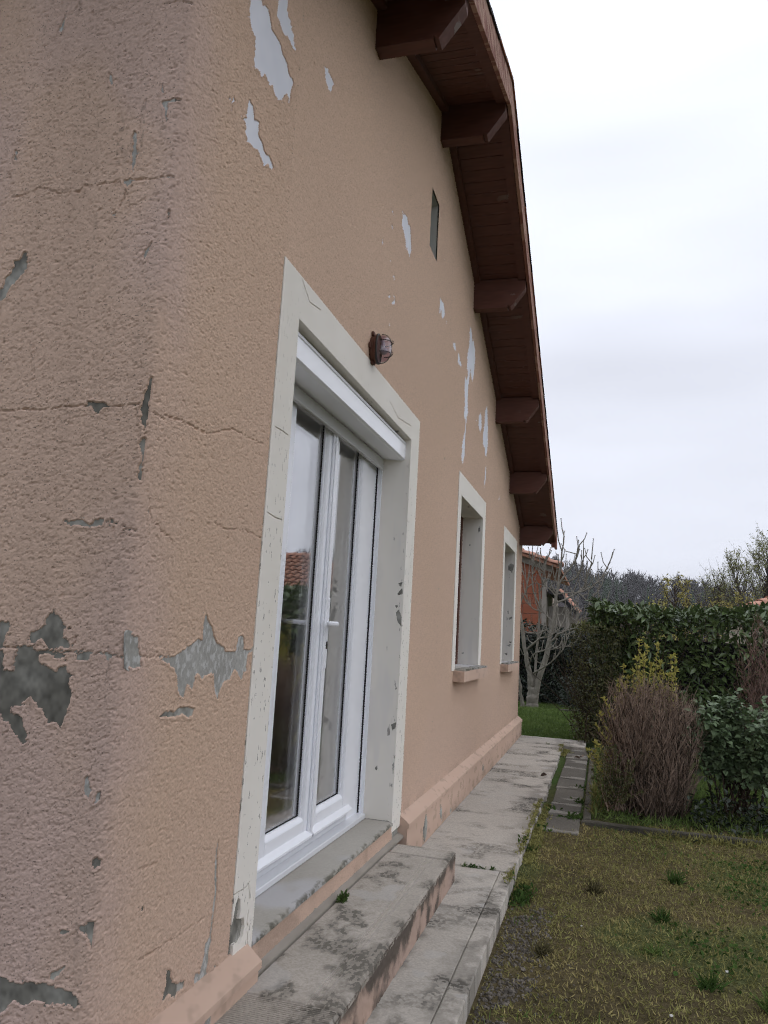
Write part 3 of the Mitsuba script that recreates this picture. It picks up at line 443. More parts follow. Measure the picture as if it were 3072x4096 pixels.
# plinth with its sloping cap, window sills, vent slot
prof = Polygon([(-.01, -.1), (.05, -.1), (.05, .188), (.060, .192), (.060, .214), (-.002, .262), (-.01, .262)])
for a, b in ((Y0 - .06, DOOR_O[0] + .13), (DOOR_O[1] - .01, YG + .05)):
    put('plinth', extrude_xz(prof, a, b), 'm_peach', house)
put('plinth', bx(-8.9, -.01, Y0 - .055, Y0 + .01, -.1, .22), 'm_peach', house)
for k_, p in enumerate(PLINTH_CHIPS): put('bare_patch', extrude_yz(Polygon(p), .0495, .0508), 'm_cement' if k_ else 'm_pale_under', house)
for o, i, ya, yb in zip(WIN_O, WIN_I, (5.975, 8.885), (7.245, 10.10)):
    zt = o[2]
    top = Polygon([(-.21, zt - .06), (-.21, zt + .012), (.088, zt - .002), (.088, zt - .082), (-.0, zt - .084), (-.0, zt - .06)])
    put('window_sill', extrude_xz(top, ya, yb), 'm_peach', house, label='projecting peach window sill with chipped grey top')
    put('window_sill', bx(-.2, .084, ya + .03, yb - .03, zt - .01, zt + .0135), 'm_sill', house)
put('vent_slot', cat([bx(-.2, -.012, SLOT[0] - .008, SLOT[0], SLOT[2], SLOT[3]), bx(-.2, -.012, SLOT[1], SLOT[1] + .008, SLOT[2], SLOT[3]), bx(-.2, -.012, SLOT[0], SLOT[1], SLOT[2] - .008, SLOT[2]), bx(-.2, -.012, SLOT[0], SLOT[1], SLOT[3], SLOT[3] + .008), bx(-.21, -.20, SLOT[0], SLOT[1], SLOT[2], SLOT[3])]), 'm_slot', house, label='narrow unpainted ventilation slot high in the wall')

# two deep brown windows
for i in WIN_I:
    w = put('window', cat([bx(-.235, -.185, i[0], i[0] + .06, i[2], i[3]), bx(-.235, -.185, i[1] - .06, i[1], i[2], i[3]), bx(-.235, -.185, i[0] + .06, i[1] - .06, i[3] - .06, i[3]), bx(-.235, -.185, i[0] + .06, i[1] - .06, i[2], i[2] + .07), bx(-.23, -.18, (i[0] + i[1]) / 2 - .05, (i[0] + i[1]) / 2 + .05, i[2] + .07, i[3] - .06)]), 'm_brown_frame', house, label='dark brown wooden window deep in its reveal')
    for a, b in ((i[0] + .06, (i[0] + i[1]) / 2 - .05), ((i[0] + i[1]) / 2 + .05, i[1] - .06)):
        put('pane', bx(-.214, -.211, a, b, i[2] + .07, i[3] - .06), 'm_glass', w)

# french door: fixed frame, two leaves, double panes, handle, threshold
XD = -.195
fd = house + '__french_door'; tag(fd, 'white plastic french door with two glazed leaves')
ya, yb, za, zb = DOOR_I
put('fixed_frame', cat([bx(XD - .07, XD, ya, 2.86, za, zb, .003), bx(XD - .07, XD, 4.095, yb - .012, za, zb, .003), bx(XD - .07, XD, 2.86, 4.095, 2.28, zb, .003)]), 'm_pvc', fd)
put('threshold', cat([bx(XD - .07, XD + .05, ya, yb - .012, .262, .288, .003), bx(XD - .07, XD - .004, 2.86, 4.095, .288, .312, .002)]), 'm_alu', fd)
def leaf(y0, y1, stile_a, stile_b, name):
    xo = XD + .011
    parts = [bx(xo - .07, xo, y0, y0 + stile_a, .340, 2.40, .009), bx(xo - .07, xo, y1 - stile_b, y1, .340, 2.40, .009),
             bx(xo - .07, xo - .001, y0 + stile_a - .003, y1 - stile_b + .003, .340, .425, .006), bx(xo - .07, xo - .001, y0 + stile_a - .003, y1 - stile_b + .003, 2.26, 2.40, .006)]
    key = put(name, cat(parts), 'm_pvc', fd)
    a, b = y0 + stile_a, y1 - stile_b
    # bead round the glass, sloped rail with drip bar
    bead = [extrude_xz(Polygon([(xo - .029, .424), (xo - .002, .424), (xo - .016, .438), (xo - .029, .441)]), a, b), bx(xo - .029, xo - .012, a, a + .012, .424, 2.26, .004), bx(xo - .029, xo - .012, b - .012, b, .424, 2.26, .004)]
    put('glazing_bead', cat(bead), 'm_pvc', fd)
    put('seal', cat([bx(xo - .0295, xo - .024, a + .012, a + .0165, .442, 2.26), bx(xo - .0295, xo - .024, b - .0165, b - .012, .442, 2.26), bx(xo - .0295, xo - .024, a + .012, b - .012, .442, .4455)]), 'm_seal', fd)
    put('drip_bar', extrude_xz(Polygon([(xo - .001, .350), (xo + .026, .343), (xo + .026, .352), (xo - .001, .372)]), y0 + .01, y1 - .01), 'm_pvc', fd)
    put('pane', bx(xo - .033, xo - .029, a, b, .43, 2.26), 'm_glass', fd)
    put('pane', bx(xo - .053, xo - .049, a, b, .43, 2.26), 'm_glass', fd)
    put('spacer', cat([bx(xo - .049, xo - .033, a, a + .012, .43, 2.26), bx(xo - .049, xo - .033, b - .012, b, .43, 2.26), bx(xo - .049, xo - .033, a + .012, b - .012, .43, .443)]), 'm_alu', fd)
    put('inner_stile', cat([bx(xo - .074, xo - .054, a - .05, a + .012, .36, 2.38), bx(xo - .074, xo - .054, b - .012, b + .05, .36, 2.38)]), 'm_pvc', fd)
leaf(2.862, 3.492, .150, .066, 'leaf'); leaf(3.496, 4.092, .094, .112, 'leaf')
put('cover_strip', cat([bx(XD + .011, XD + .024, 3.470, 3.518, .345, 2.38, .005), bx(XD + .024, XD + .030, 3.482, 3.506, .345, 2.38, .002)]), 'm_pvc', fd)
hx, hy, hz = XD + .013, 3.545, 1.305
plate = bx(hx - .002, hx + .010, hy - .017, hy + .017, 1.09, 1.43, .004)
lever = cat([tube([(hx + .008, hy, hz), (hx + .055, hy, hz)], .011, 10), bx(hx + .045, hx + .064, hy - .115, hy + .014, hz - .011, hz + .011, .006)])
put('handle_plate', plate, 'm_pvc', fd); put('handle', lever, 'm_pvc', fd)
put('keyhole', cat([bx(hx + .010, hx + .0125, hy - .008, hy + .008, 1.185, 1.220, .001)]), 'm_iron', fd)
for a, b in ((ya + .001, ya + .014), (yb - .014, yb - .001)):
    put('brush_seal', bx(XD - .02, XD + .010, a, b, .262, 2.40), 'm_seal', fd); put('guide_rail', bx(XD + .010, XD + .034, a, b, .262, 2.40), 'm_pvc', fd)

# roller shutter box under the lintel
rs = house + '__roller_shutter'; tag(rs, 'white roller shutter box under the door lintel with its last slat showing')
boxp = Polygon([(-.19, 2.298), (-.045, 2.286), (-.030, 2.294), (-.028, 2.392), (-.040, 2.402), (-.19, 2.402)])
put('box', extrude_xz(boxp, ya + .016, yb - .016), 'm_box_white', rs)
put('cover_rail', bx(-.034, -.024, ya + .012, yb - .012, 2.376, 2.382), 'm_alu', rs)
put('end_cap', cat([extrude_xz(boxp.buffer(.002), ya + .002, ya + .0155), extrude_xz(boxp.buffer(.002), yb - .0155, yb - .002)]), 'm_pvc', rs)
put('end_slat', cat([bx(XD + .030, XD + .042, ya + .014, yb - .014, 2.235, 2.287, .003), bx(XD + .026, XD + .046, ya + .014, yb - .014, 2.222, 2.235, .003)]), 'm_slat', rs)

# door sill and riser
put('door_sill', cat([extrude_xz(Polygon([(-.26, .20), (-.26, .261), (-.012, .258), (.002, .256), (.010, .250), (.011, .240), (.004, .235), (-.004, .235), (-.004, .20)]), ya, yb)]), 'm_sill', house, smooth=50, label='smooth grey cement door sill with a mossy front lip')
ug, vg = np.linspace(ya - .02, yb + .02, 300), np.linspace(.10, .238, 26)
UU, VV = np.meshgrid(ug, vg, indexing='ij'); PP = np.stack([0 * UU, UU, VV], -1)
PP[..., 0] = .001 + relief(PP, 1.1)
fq = quads(300, 26).reshape(-1, 4)
put('sill_riser', trimesh.Trimesh(PP.reshape(-1, 3), np.vstack([fq[:, [0, 1, 2]], fq[:, [0, 2, 3]]]), process=False), 'm_coat', house, smooth=True)
put('sill_riser', bx(-.2, -.004, ya - .02, yb + .02, -.1, .235), 'm_cement', house)
put('cement_fillet', extrude_xz(Polygon([(-.002, .14), (.030, .14), (.028, .1525), (.010, .157), (.003, .164), (-.002, .166)]), DOOR_O[0] + .13, DOOR_O[1] - .012), 'm_fillet', house, smooth=40)

# ------------------------------------------------------------------ roof: boards, purlins, edge rafter, bargeboard, tiles
def slope_strip(y0, y1, prof, x_is=True):
    """A section given as (x, height above the soffit line), carried along the slope from y0 to y1."""
    pr = np.array(prof); n = len(pr); v = []
    for y in (y0, y1): v += [(x, y, float(soffit(y)) + h) for x, h in pr]
    f = [(k, (k + 1) % n, n + (k + 1) % n, n + k) for k in range(n)]
    f = [(a, b, c) for a, b, c, d in f] + [(a, c, d) for a, b, c, d in f]
    for k in range(1, n - 1): f += [(0, k + 1, k), (n, n + k, n + k + 1)]
    m = trimesh.Trimesh(np.array(v), np.array(f), process=False); trimesh.repair.fix_normals(m); return m
roof = house + '__roof'
YA, YB = 1.15, 11.02
for a, b in ((YA, RIDGE_Y), (RIDGE_Y, YB)):
    n = int(round((b - a) / .098)); ys = np.linspace(a, b, n + 1)
    for p, q in zip(ys[:-1], ys[1:]):
        dz = rng.uniform(0, .0025)
        put('soffit_board', slope_strip(p + .0022, q - .0022, [(-.012, .040 + dz), (.40, .040 + dz), (.40, .056), (-.012, .056)]), 'm_wood', roof)
    put('edge_rafter', slope_strip(a, b, [(.375, .012), (.440, .012), (.440, .056), (.375, .056)]), 'm_wood', roof)
    put('wall_batten', slope_strip(a, b, [(-.01, -.002), (.05, -.002), (.05, .04), (-.01, .04)]), 'm_wood', roof)
    put('bargeboard', slope_strip(a, b, [(.446, -.008), (.470, -.008), (.470, .195), (.446, .195)]), 'm_barge', roof, label='weathered bargeboard with red-brown paint peeling')
    put('deck', slope_strip(a, b, [(-9.4, .058), (.446, .058), (.446, .09), (-9.4, .09)]), 'm_wood', roof)
    put('verge_flashing', slope_strip(a, b, [(.440, .196), (.478, .196), (.478, .206), (.440, .206)]), 'm_dark', roof)
    n = int(round((b - a) / .34)); ys = np.linspace(a, b, n + 1)
    far = a == RIDGE_Y
    for k, (p, q) in enumerate(zip(ys[:-1], ys[1:])):
        y_lo, y_hi = (q, p) if far else (p, q)
        lift = lambda y, t: float(soffit(y)) + t
        prof = [(x, .006 * (1 - ((x - .36) / .115) ** 2) + (.0 if x < .4 else -.02 * ((x - .4) / .08) ** 2)) for x in np.linspace(.24, .482, 7)]
        v = []
        for y, t in ((y_hi, .207), (y_lo + (.04 if far else -.04), .222 + rng.uniform(-.003, .003))):
            for x, h in prof: v.append((x, y, lift(y, t + h)))
            for x, h in prof[::-1]: v.append((x, y, lift(y, t + h - .012)))
        m = 14; f = []
        for j in range(m): f += [(j, (j + 1) % m, m + (j + 1) % m), (j, m + (j + 1) % m, m + j)]
        for j in range(6): f += [(j, j + 1, 12 - j), (j, 12 - j, 13 - j), (m + j, m + 12 - j, m + j + 1), (m + j, m + 13 - j, m + 12 - j)]
        put('verge_tile', trimesh.Trimesh(np.array(v), np.array(f), process=False), 'm_dark' if rng.random() < .55 else 'm_tile', roof)
    yy, xx = line(a, b, .3), np.arange(-9.4, .245, .04)
    XX, YY = np.meshgrid(xx, yy, indexing='ij'); ZZ = soffit(YY) + .165 + .04 * np.abs(np.sin(XX * np.pi / .22))
    fq = quads(len(xx), len(yy)).reshape(-1, 4)
    put('tile_field', trimesh.Trimesh(np.stack([XX, YY, ZZ], -1).reshape(-1, 3), np.vstack([fq[:, [0, 1, 2]], fq[:, [0, 2, 3]]]), process=False), 'm_tile', roof)
put('fascia', bx(-9.4, .446, YB - .004, YB + .02, float(soffit(YB)) + .03, float(soffit(YB)) + .17), 'm_barge', roof)
put('end_block', cat([bx(.445, .473, YB - .12, YB + .06, float(soffit(YB)) - .055, float(soffit(YB)) + .195, .003), bx(.40, .444, YB - .10, YB + .022, float(soffit(YB)) - .03, float(soffit(YB)) + .03, .003)]), 'm_barge', roof)
for yp in (1.72, 3.24, 4.735, 6.28, 7.86, 9.25, 10.57):
    s = float(soffit(yp))
    side = -1 if yp < RIDGE_Y - .1 else (1 if yp > RIDGE_Y + .1 else 0)
    prof = Polygon([(-.06, s - .222), (.290, s - .222), (.290, s - .207), (.312, s - .207), (.312, s - .222), (.318, s - .222), (.438, s - .058), (.438, s + .012), (.375, s + .012), (.375, s + .036), (-.06, s + .036)])
    put('purlin', extrude_xz(prof, yp - .042, yp + .042), 'm_wood', roof, label='dark brown purlin end with a notched, slanting cut' if yp < 3.5 else None)

# ------------------------------------------------------------------ bulkhead lamp by the door
lamp = thing('wall_lamp', 'caged oval bulkhead lamp with rusty brown base on the wall above the french door', 'lamp')
LY, LZ = 3.432, 2.635
def oval(ry, rz, x, n=28, e=2.3):
    a = np.arange(n) * 2 * np.pi / n
    c, s = np.cos(a), np.sin(a)
    return np.stack([np.full(n, x), LY + ry * np.sign(c) * np.abs(c) ** (2 / e), LZ + rz * np.sign(s) * np.abs(s) ** (2 / e)], 1)
def loft(rings, cap0=True, cap1=True):
    n = len(rings[0]); v = np.vstack(rings); f = []
    for k in range(len(rings) - 1):
        for j in range(n): a, b = k * n + j, k * n + (j + 1) % n; f += [(a, b, b + n), (a, b + n, a + n)]
    if cap0: v = np.vstack([v, rings[0].mean(0)]); f += [((j + 1) % n, j, len(v) - 1) for j in range(n)]
    if cap1: v = np.vstack([v, rings[-1].mean(0)]); o = (len(rings) - 1) * n; f += [(o + j, o + (j + 1) % n, len(v) - 1) for j in range(n)]
    return trimesh.Trimesh(v, np.array(f), process=False)
lamp_put = lambda name, mesh, mat, smooth=False: put(name, (lambda m: trimesh.Trimesh((np.array(m.vertices) - [0, LY, LZ]) * [.86, .90, .90] + [0, LY, LZ + .004], m.faces, process=False))(mesh), mat, lamp, smooth=smooth)
lamp_put('base', loft([oval(.040, .062, .0), oval(.045, .070, .004), oval(.045, .070, .022), oval(.052, .082, .030), oval(.052, .082, .040)]), 'm_rust', smooth=35)
lamp_put('mounting_lug', cat([bx(.0, .016, LY - .018, LY + .012, LZ + .075, LZ + .098, .003), bx(.0, .014, LY - .060, LY - .038, LZ - .01, LZ + .02, .003), bx(.0, .022, LY - .02, LY + .02, LZ - .085, LZ - .068, .003)]), 'm_rust')
lamp_put('rim', loft([oval(.054, .084, .038), oval(.055, .085, .041), oval(.055, .085, .046), oval(.050, .080, .049)], False, False), 'm_iron', smooth=40)
dome = [oval(.047 * math.cos(t) ** .55, .077 * math.cos(t) ** .55, .046 + .068 * math.sin(t), 32) for t in np.linspace(0, 1.5, 10)]
lamp_put('glass', loft(dome, False, True), 'm_lampglass', smooth=True)
lamp_put('bulb', cat([trimesh.creation.icosphere(2, .021).apply_translation((.075, LY, LZ - .012)), tube([(.07, LY, LZ + .005), (.064, LY, LZ + .045)], [.012, .011], 10)]), 'm_lampwhite', smooth=True)
wire = []
a = np.linspace(-1.5, 1.5, 25)
wire.append(tube(np.stack([.046 + .074 * np.cos(a) ** .7, np.full(25, LY), LZ + .083 * np.sin(a)], 1), .0022, 6))
for dz in (-.030, .034):
    a2 = np.linspace(-1.5, 1.5, 21)
    wire.append(tube(np.stack([.046 + .074 * np.cos(a2) ** .6, LY + .053 * np.sin(a2), np.full(21, LZ + dz)], 1), .0022, 6))
    a3 = np.linspace(-1.4, 1.4, 9)
    wire.append(tube(np.stack([.117 + .012 * np.cos(a3), np.full(9, LY), LZ + dz + .010 * np.sin(a3)], 1), .0022, 6))
lamp_put('wire_guard', cat(wire), 'm_iron', smooth=True)

# ------------------------------------------------------------------ doorstep, path, paving, kerb, ground
def slab(x0, x1, y0, y1, z0, z1, n=(6, 14), edge=.006, rough=.0025, seed=0, ragged=0.0):
    """A cast slab: worn rounded edges, slightly uneven top."""
    nu, nv = n
    xs = np.concatenate([[x0, x0 + edge], np.linspace(x0 + .03, x1 - .03, nu), [x1 - edge, x1]]); ys = np.concatenate([[y0, y0 + edge], np.linspace(y0 + .03, y1 - .03, nv), [y1 - edge, y1]])
    X, Y = np.meshgrid(xs, ys, indexing='ij')
    Z = z1 + rough * (meshkit.fbm(np.stack([X * 6, Y * 6, 0 * X + seed], -1), 3) - .5) * 2
    lo = (X <= x0) | (X >= x1) | (Y <= y0) | (Y >= y1); Z = np.where(lo, Z - edge, Z)
    jit = (meshkit.fbm(np.stack([X * 9, Y * 9, 0 * X + 7 + seed], -1), 4) - .5)
    right = X >= x1 - .031
    X = X + np.where(right, jit * ragged, 0) + np.where(X >= x1 - edge, jit * .0025, 0); Y = Y + np.where(lo, jit * .006, 0)
    v = np.stack([X, Y, Z], -1); a, b = X.shape
    f = quads(a, b).reshape(-1, 4)
    ring = [i * b for i in range(a)] + [(a - 1) * b + j for j in range(1, b)] + [i * b + b - 1 for i in range(a - 2, -1, -1)] + [j for j in range(b - 2, 0, -1)]
    vv = v.reshape(-1, 3); low = vv[ring].copy(); low[:, 2] = z0; o = len(vv); m = len(ring)
    sf = np.array([(ring[k], ring[(k + 1) % m], o + (k + 1) % m, o + k) for k in range(m)])
    f = np.vstack([f, sf]); tri = np.vstack([f[:, [0, 1, 2]], f[:, [0, 2, 3]]])
    return trimesh.Trimesh(np.vstack([vv, low]), tri, process=False)
step = thing('doorstep', 'stained concrete doorstep with grooved tread below the french door', 'step')
ST, SX = .151, .362
# tread in pieces so that the grooves are real gaps
fa, fb = .251, .268
put('tread', slab(.037, fa - .003, 2.402, 4.112, (.127), ST, (7, 60), .004, .0015, 1), 'm_step', step)
put('tread', slab(fa + .001, fb - .001, 2.402, 4.112, (.127), ST - .001, (3, 60), .002, .001, 2), 'm_step', step)
put('tread', slab(fb + .003, SX, 2.402, 4.112, (.127), ST, (4, 60), .010, .0025, 3), 'm_step', step)
put('tread', slab(.037, SX, 4.117, 4.300, (.127), ST, (8, 8), .010, .0025, 4), 'm_step', step)
rib = []
for k in range(62):
    y0 = 1.70 + k * .0113
    rib.append(bx(.040, SX - .012, y0, y0 + .0075, .12, ST - .0005))
put('tread', cat([slab(.037, SX, 1.69, 2.398, (.127), ST - .004, (8, 24), .010, .002, 5)] + rib), 'm_step', step, label='ribbed left end of the concrete doorstep tread')
ug, vg = np.linspace(1.69, 4.298, 420), np.linspace(-.01, .143, 24)
UU, VV = np.meshgrid(ug, vg, indexing='ij'); PP = np.stack([0 * UU + SX, UU, VV], -1)
PP[..., 0] = SX - .003 + relief(PP, 1.4)
fq = quads(420, 24).reshape(-1, 4); tri = lambda q: np.vstack([q[:, [0, 1, 2]], q[:, [0, 2, 3]]])
put('riser', trimesh.Trimesh(PP.reshape(-1, 3), tri(fq), process=False), 'm_riser', step, smooth=True, label='pink roughcast riser blackened with mould')
put('core', bx(.05, SX - .004, 1.70, 4.294, -.1, .12), 'm_riser', step)

tag('concrete_path', kind='structure')
PX = .645
def path_slab(*a, **k): return put('slab', slab(*a, **k), 'm_concrete', 'concrete_path')
path_slab(SX - .05, .5625, 1.2, 4.585, -.16, .0, n=(6, 60), seed=11, edge=.003)
path_slab(.5645, PX, 1.2, 4.585, -.16, .0, n=(3, 160), seed=12, edge=.006, ragged=.0012)
path_slab(.045, PX, 4.600, 6.000, -.16, .001, n=(10, 50), seed=13, ragged=.02)
path_slab(.045, PX + .005, 6.006, 7.290, -.16, -.001, n=(10, 50), seed=14, ragged=.045)
path_slab(.045, PX, 7.297, 8.90, -.16, .0, n=(10, 40), seed=15, ragged=.04)
path_slab(.045, PX - .01, 8.905, 10.33, -.16, .0, n=(8, 40), seed=16, ragged=.04)
path_slab(-1.2, .91, 10.345, 11.05, -.16, .002, n=(14, 10), seed=17)
path_slab(.045, SX - .055, 4.305, 4.590, -.16, .0, n=(4, 6), seed=18)
tag('paved_strip', kind='structure')
for k, (a, b) in enumerate(((5.86, 6.337), (6.345, 6.877), (6.885, 7.567), (7.575, 8.105), (8.112, 8.768), (8.775, 9.508), (9.515, 10.32))):
    put('slab', slab(.705 + .004 * (k % 3), .955 - .004 * (k % 2), a, b, -.14, -.034 + .004 * math.sin(k * 2.1), n=(6, 10), seed=30 + k, rough=.004), 'm_paver', 'paved_strip')
kerb = thing('garden_kerb', 'low mossy concrete kerb edging the planted bed beside the paved strip', 'kerb')
for k in range(8):
    a = 6.28 + k * .515; put('kerb_stone', slab(.975, 1.032, a, a + .505, -.14, .004 - .012 * rng.random(), n=(2, 8), seed=50 + k, edge=.008, rough=.006), 'm_kerb', kerb)
for k in range(8):
    a = .965 + k * .62; m = slab(0, .055, 0, .61, -.14, -.004 - .014 * rng.random(), n=(2, 8), seed=60 + k, edge=.008, rough=.006)
    m.apply_transform(trimesh.transformations.rotation_matrix(-math.pi / 2 - .035, [0, 0, 1])); m.apply_translation((a, 6.268 - .035 * (a - .965), 0)); put('kerb_stone', m, 'm_kerb', kerb)

def gz(x, y):
    """Ground height."""
    x, y = np.asarray(x, float), np.asarray(y, float)
    n = meshkit.fbm(np.stack([x * 1.3, y * 1.3, 0 * x], -1), 3) - .5
    m = meshkit.fbm(np.stack([x * 7, y * 7, 0 * x + 4], -1), 3) - .5
    near = np.clip((40 - np.hypot(x, y)) / 30, 0, 1)
    bed = np.clip((y - 6.2) / .3, 0, 1) * np.clip((x - 1.0) / .05, 0, 1)
    dip = -.035 * np.clip((.95 - x) / .3, 0, 1) * np.clip((4.9 - y) / .4, 0, 1)
    return -.052 + .03 * bed + dip + near * (.035 * n + .022 * m) * np.clip((x - .62) / .2, 0.25, 1)
gx = np.concatenate([[-1500, -400, -100, -30, -10, -4], np.linspace(-2, .6, 27), np.linspace(.63, 3.4, 110), np.linspace(3.5, 12, 50), [16, 24, 40, 80, 200, 600, 1500]])
gy = np.concatenate([[-1500, -300, -60, -15, -4, -1], np.linspace(.2, 2.4, 30), np.linspace(2.42, 7, 180), np.linspace(7.1, 20, 130), [22, 26, 32, 45, 70, 110, 200, 600, 1500]])
GX, GY = np.meshgrid(gx, gy, indexing='ij')
put('ground', trimesh.Trimesh(np.stack([GX, GY, gz(GX, GY)], -1).reshape(-1, 3), tri(quads(len(gx), len(gy)).reshape(-1, 4)), process=False), 'm_ground', smooth=True, kind='structure')

# lawn blades: short dry grass with moss, thinner on the gravel by the path
def nz(x, y, s, o): return meshkit.fbm(np.stack([np.asarray(x) * s, np.asarray(y) * s, 0 * np.asarray(x) + o], -1), 3)
def blades(n, xr, yr, keep, size, up, seed, base=BLADE):
    g = np.random.default_rng(seed); x, y = g.uniform(*xr, n), g.uniform(*yr, n); k = keep(x, y, g); x, y = x[k], y[k]
    P = np.stack([x, y, gz(x, y) - .003], -1)
    return scatter(base, P, rand_dirs(len(x), up, g), g.uniform(*size, len(x)), g.uniform(0, 6.28, len(x)))
WIDE = (BLADE[0] * [1.7, 1, 1], BLADE[1])
def gravelly(x, y): return np.clip(1.25 - np.abs(x - .74) / .13, 0, 1) * np.clip((4.55 - y) / .15, 0, 1) * np.clip((nz(x, y, 5.5, 21) - .42) / .12, 0, 1)
lawn = lambda x, y, g: (x > PX + .012) & ((y < 6.2) | (x < .70)) & (g.random(len(x)) > .9 * gravelly(x, y)) & ~((x > .70) & (x < .975) & (y > 5.95))
put('lawn_grass', blades(90000, (PX, 3.3), (2.45, 6.35), lambda x, y, g: lawn(x, y, g) & (nz(x, y, 2.3, 5) + .5 * nz(x, y, 14, 31) + .35 * (g.random(len(x)) - .5) > .76), (.012, .032), .40, 1, WIDE), 'm_drygrass', label='dry brownish short lawn grass beside the concrete path', category='grass', kind='stuff')
put('lawn_moss', blades(120000, (PX, 3.3), (2.45, 6.35), lambda x, y, g: lawn(x, y, g) & (nz(x, y, 2.3, 5) - .5 * nz(x, y, 11, 33) + .4 * (g.random(len(x)) - .5) < .30), (.010, .030), .45, 2, WIDE), 'm_mossgrass', label='olive moss and short grass matted between the dry lawn blades', category='moss', kind='stuff')
green = lambda x, y, g: ((y > 6.35) & (x > 1.04)) | ((y > 11.08) & (x < .85)) | ((y < 6.3) & (x > PX + .02) & (nz(x, y, 1.7, 9) + .25 * (g.random(len(x)) - .5) > .60))
put('green_grass', cat([blades(30000, (-1.0, .86), (11.08, 17.5), green, (.03, .085), 1.1, 3), blades(26000, (1.04, 3.6), (6.3, 11), green, (.03, .10), 1.1, 4), blades(24000, (PX, 3.3), (2.45, 6.3), green, (.02, .05), .8, 5)]), 'm_green', label='fresh green grass behind the house corner and under the shrubs', category='grass', kind='stuff')
kg = np.random.default_rng(8); kx = kg.uniform(.97, 3.2, 5200); ky = 6.24 - .035 * (kx - .965) + kg.normal(.0, .05, 5200)
k2 = kg.uniform(6.2, 10.2, 1800)
kx = np.concatenate([kx, 1.045 + kg.normal(0, .022, 1800)]); ky = np.concatenate([ky, k2]); kk = meshkit.fbm(np.stack([kx * 3, ky * 3, 0 * kx], -1), 3) > .44; kx, ky = kx[kk], ky[kk]
put('kerb_grass', scatter(BLADE, np.stack([kx, ky, gz(kx, ky) - .003], -1), rand_dirs(len(kx), 1.0, kg), kg.uniform(.025, .085, len(kx)), kg.uniform(0, 6.28, len(kx))), 'm_mossgrass', label='ragged olive grass growing over the low kerb of the bed', category='grass', kind='stuff')
# weeds along the path edge and joints
def weeds(spots, n, r, size, seed, mat_base=DIAMOND, zoff=0.0):
    g = np.random.default_rng(seed); ms = []
    for x, y in spots:
        px_, py_ = g.normal(x, r, n), g.normal(y, r * 1.5, n)
        z = np.where(px_ < PX, .0, gz(px_, py_)) + g.uniform(0, .016, n) + zoff
        ms.append(scatter(mat_base, np.stack([px_, py_, z], -1), rand_dirs(n, .7, g), g.uniform(*size, n), g.uniform(0, 6.28, n)))
    return cat(ms)
edge_spots = [(PX + .02 + .02 * rng.random(), y) for y in np.arange(4.62, 6.1, .045)] + [(PX + .03 + .015 * rng.normal(), y) for y in np.arange(6.1, 10.3, .06)] + [(PX + .01, y) for y in (4.45, 4.5, 4.55)]
edge_spots = [e for e in edge_spots if meshkit.noise(np.array([e[1] * 2.3, 0, 3.0])) > .34]
put('edge_weeds', weeds(edge_spots, 170, .024, (.008, .022), 11), 'm_mossgrass', label='low weeds and moss creeping along the broken path edge', category='weeds', kind='stuff')
put('edge_weeds', weeds([(PX + .05, y) for y in (4.36, 4.42, 4.48, 4.54)] + [(.70, 5.9), (.66, 5.3), (.94, 6.45), (.94, 7.0), (.93, 7.7), (.72, 6.6), (.9, 6.36)], 80, .03, (.015, .04), 12), 'm_weed', label='green clover-like weeds tucked against the joint and end of the path', category='weeds', kind='stuff')
put('joint_weeds', weeds([(.09, 4.592), (.12, 4.592), (.37, 4.592), (.40, 4.593), (.43, 4.593), (.47, 4.592), (.52, 4.592), (.8, 6.337), (.85, 6.337), (.9, 6.34), (.75, 6.878), (.9, 6.878), (.45, 10.338), (.84, 10.3)], 26, .010, (.010, .024), 13, zoff=-.006), 'm_weed', label='tiny weeds growing in the joints of the concrete path', category='weeds', kind='stuff')
sp = thing('joint_plant', 'small dark weed growing from the crack between doorstep and wall', 'weed')
g = np.random.default_rng(5); P = np.stack([g.normal(.062, .006, 120), g.normal(3.30, .018, 120), ST + g.uniform(0, .02, 120)], -1)
put('foliage', scatter(DIAMOND, P, rand_dirs(120, .8, g), g.uniform(.010, .028, 120), g.uniform(0, 6.28, 120)), 'm_weed', sp)
put('stem', cat([tube([(.058, 3.30 + .01 * a, ST - .01), (.07 + .01 * b, 3.30 + .03 * a, ST + .035)], [.0015, .0008], 4) for a in (-1, 0, 1) for b in (0, 1)]), 'm_twig_dark', sp)

for k_, (x_, y_, z_, lab) in enumerate(((.80, 9.62, -.028, 'curled dead leaf lying on the dark paved strip'), (.90, 9.70, -.026, 'second dead leaf on the paved strip nearer the hedge'), (.60, 7.95, .006, 'dark dead leaf on the edge of the concrete path'))):
    g = np.random.default_rng(300 + k_); lv = scatter((LEAF[0] * [1.5, 1, 2.2], LEAF[1]), np.array([[x_, y_, z_]]), np.array([[math.cos(k_ * 2.0), math.sin(k_ * 2.0), .12]]), np.array([.085]), np.array([.3]))
    put('dead_leaf', lv, 'm_twig_dark' if k_ == 2 else 'm_twig', smooth=True, label=lab, category='leaf')
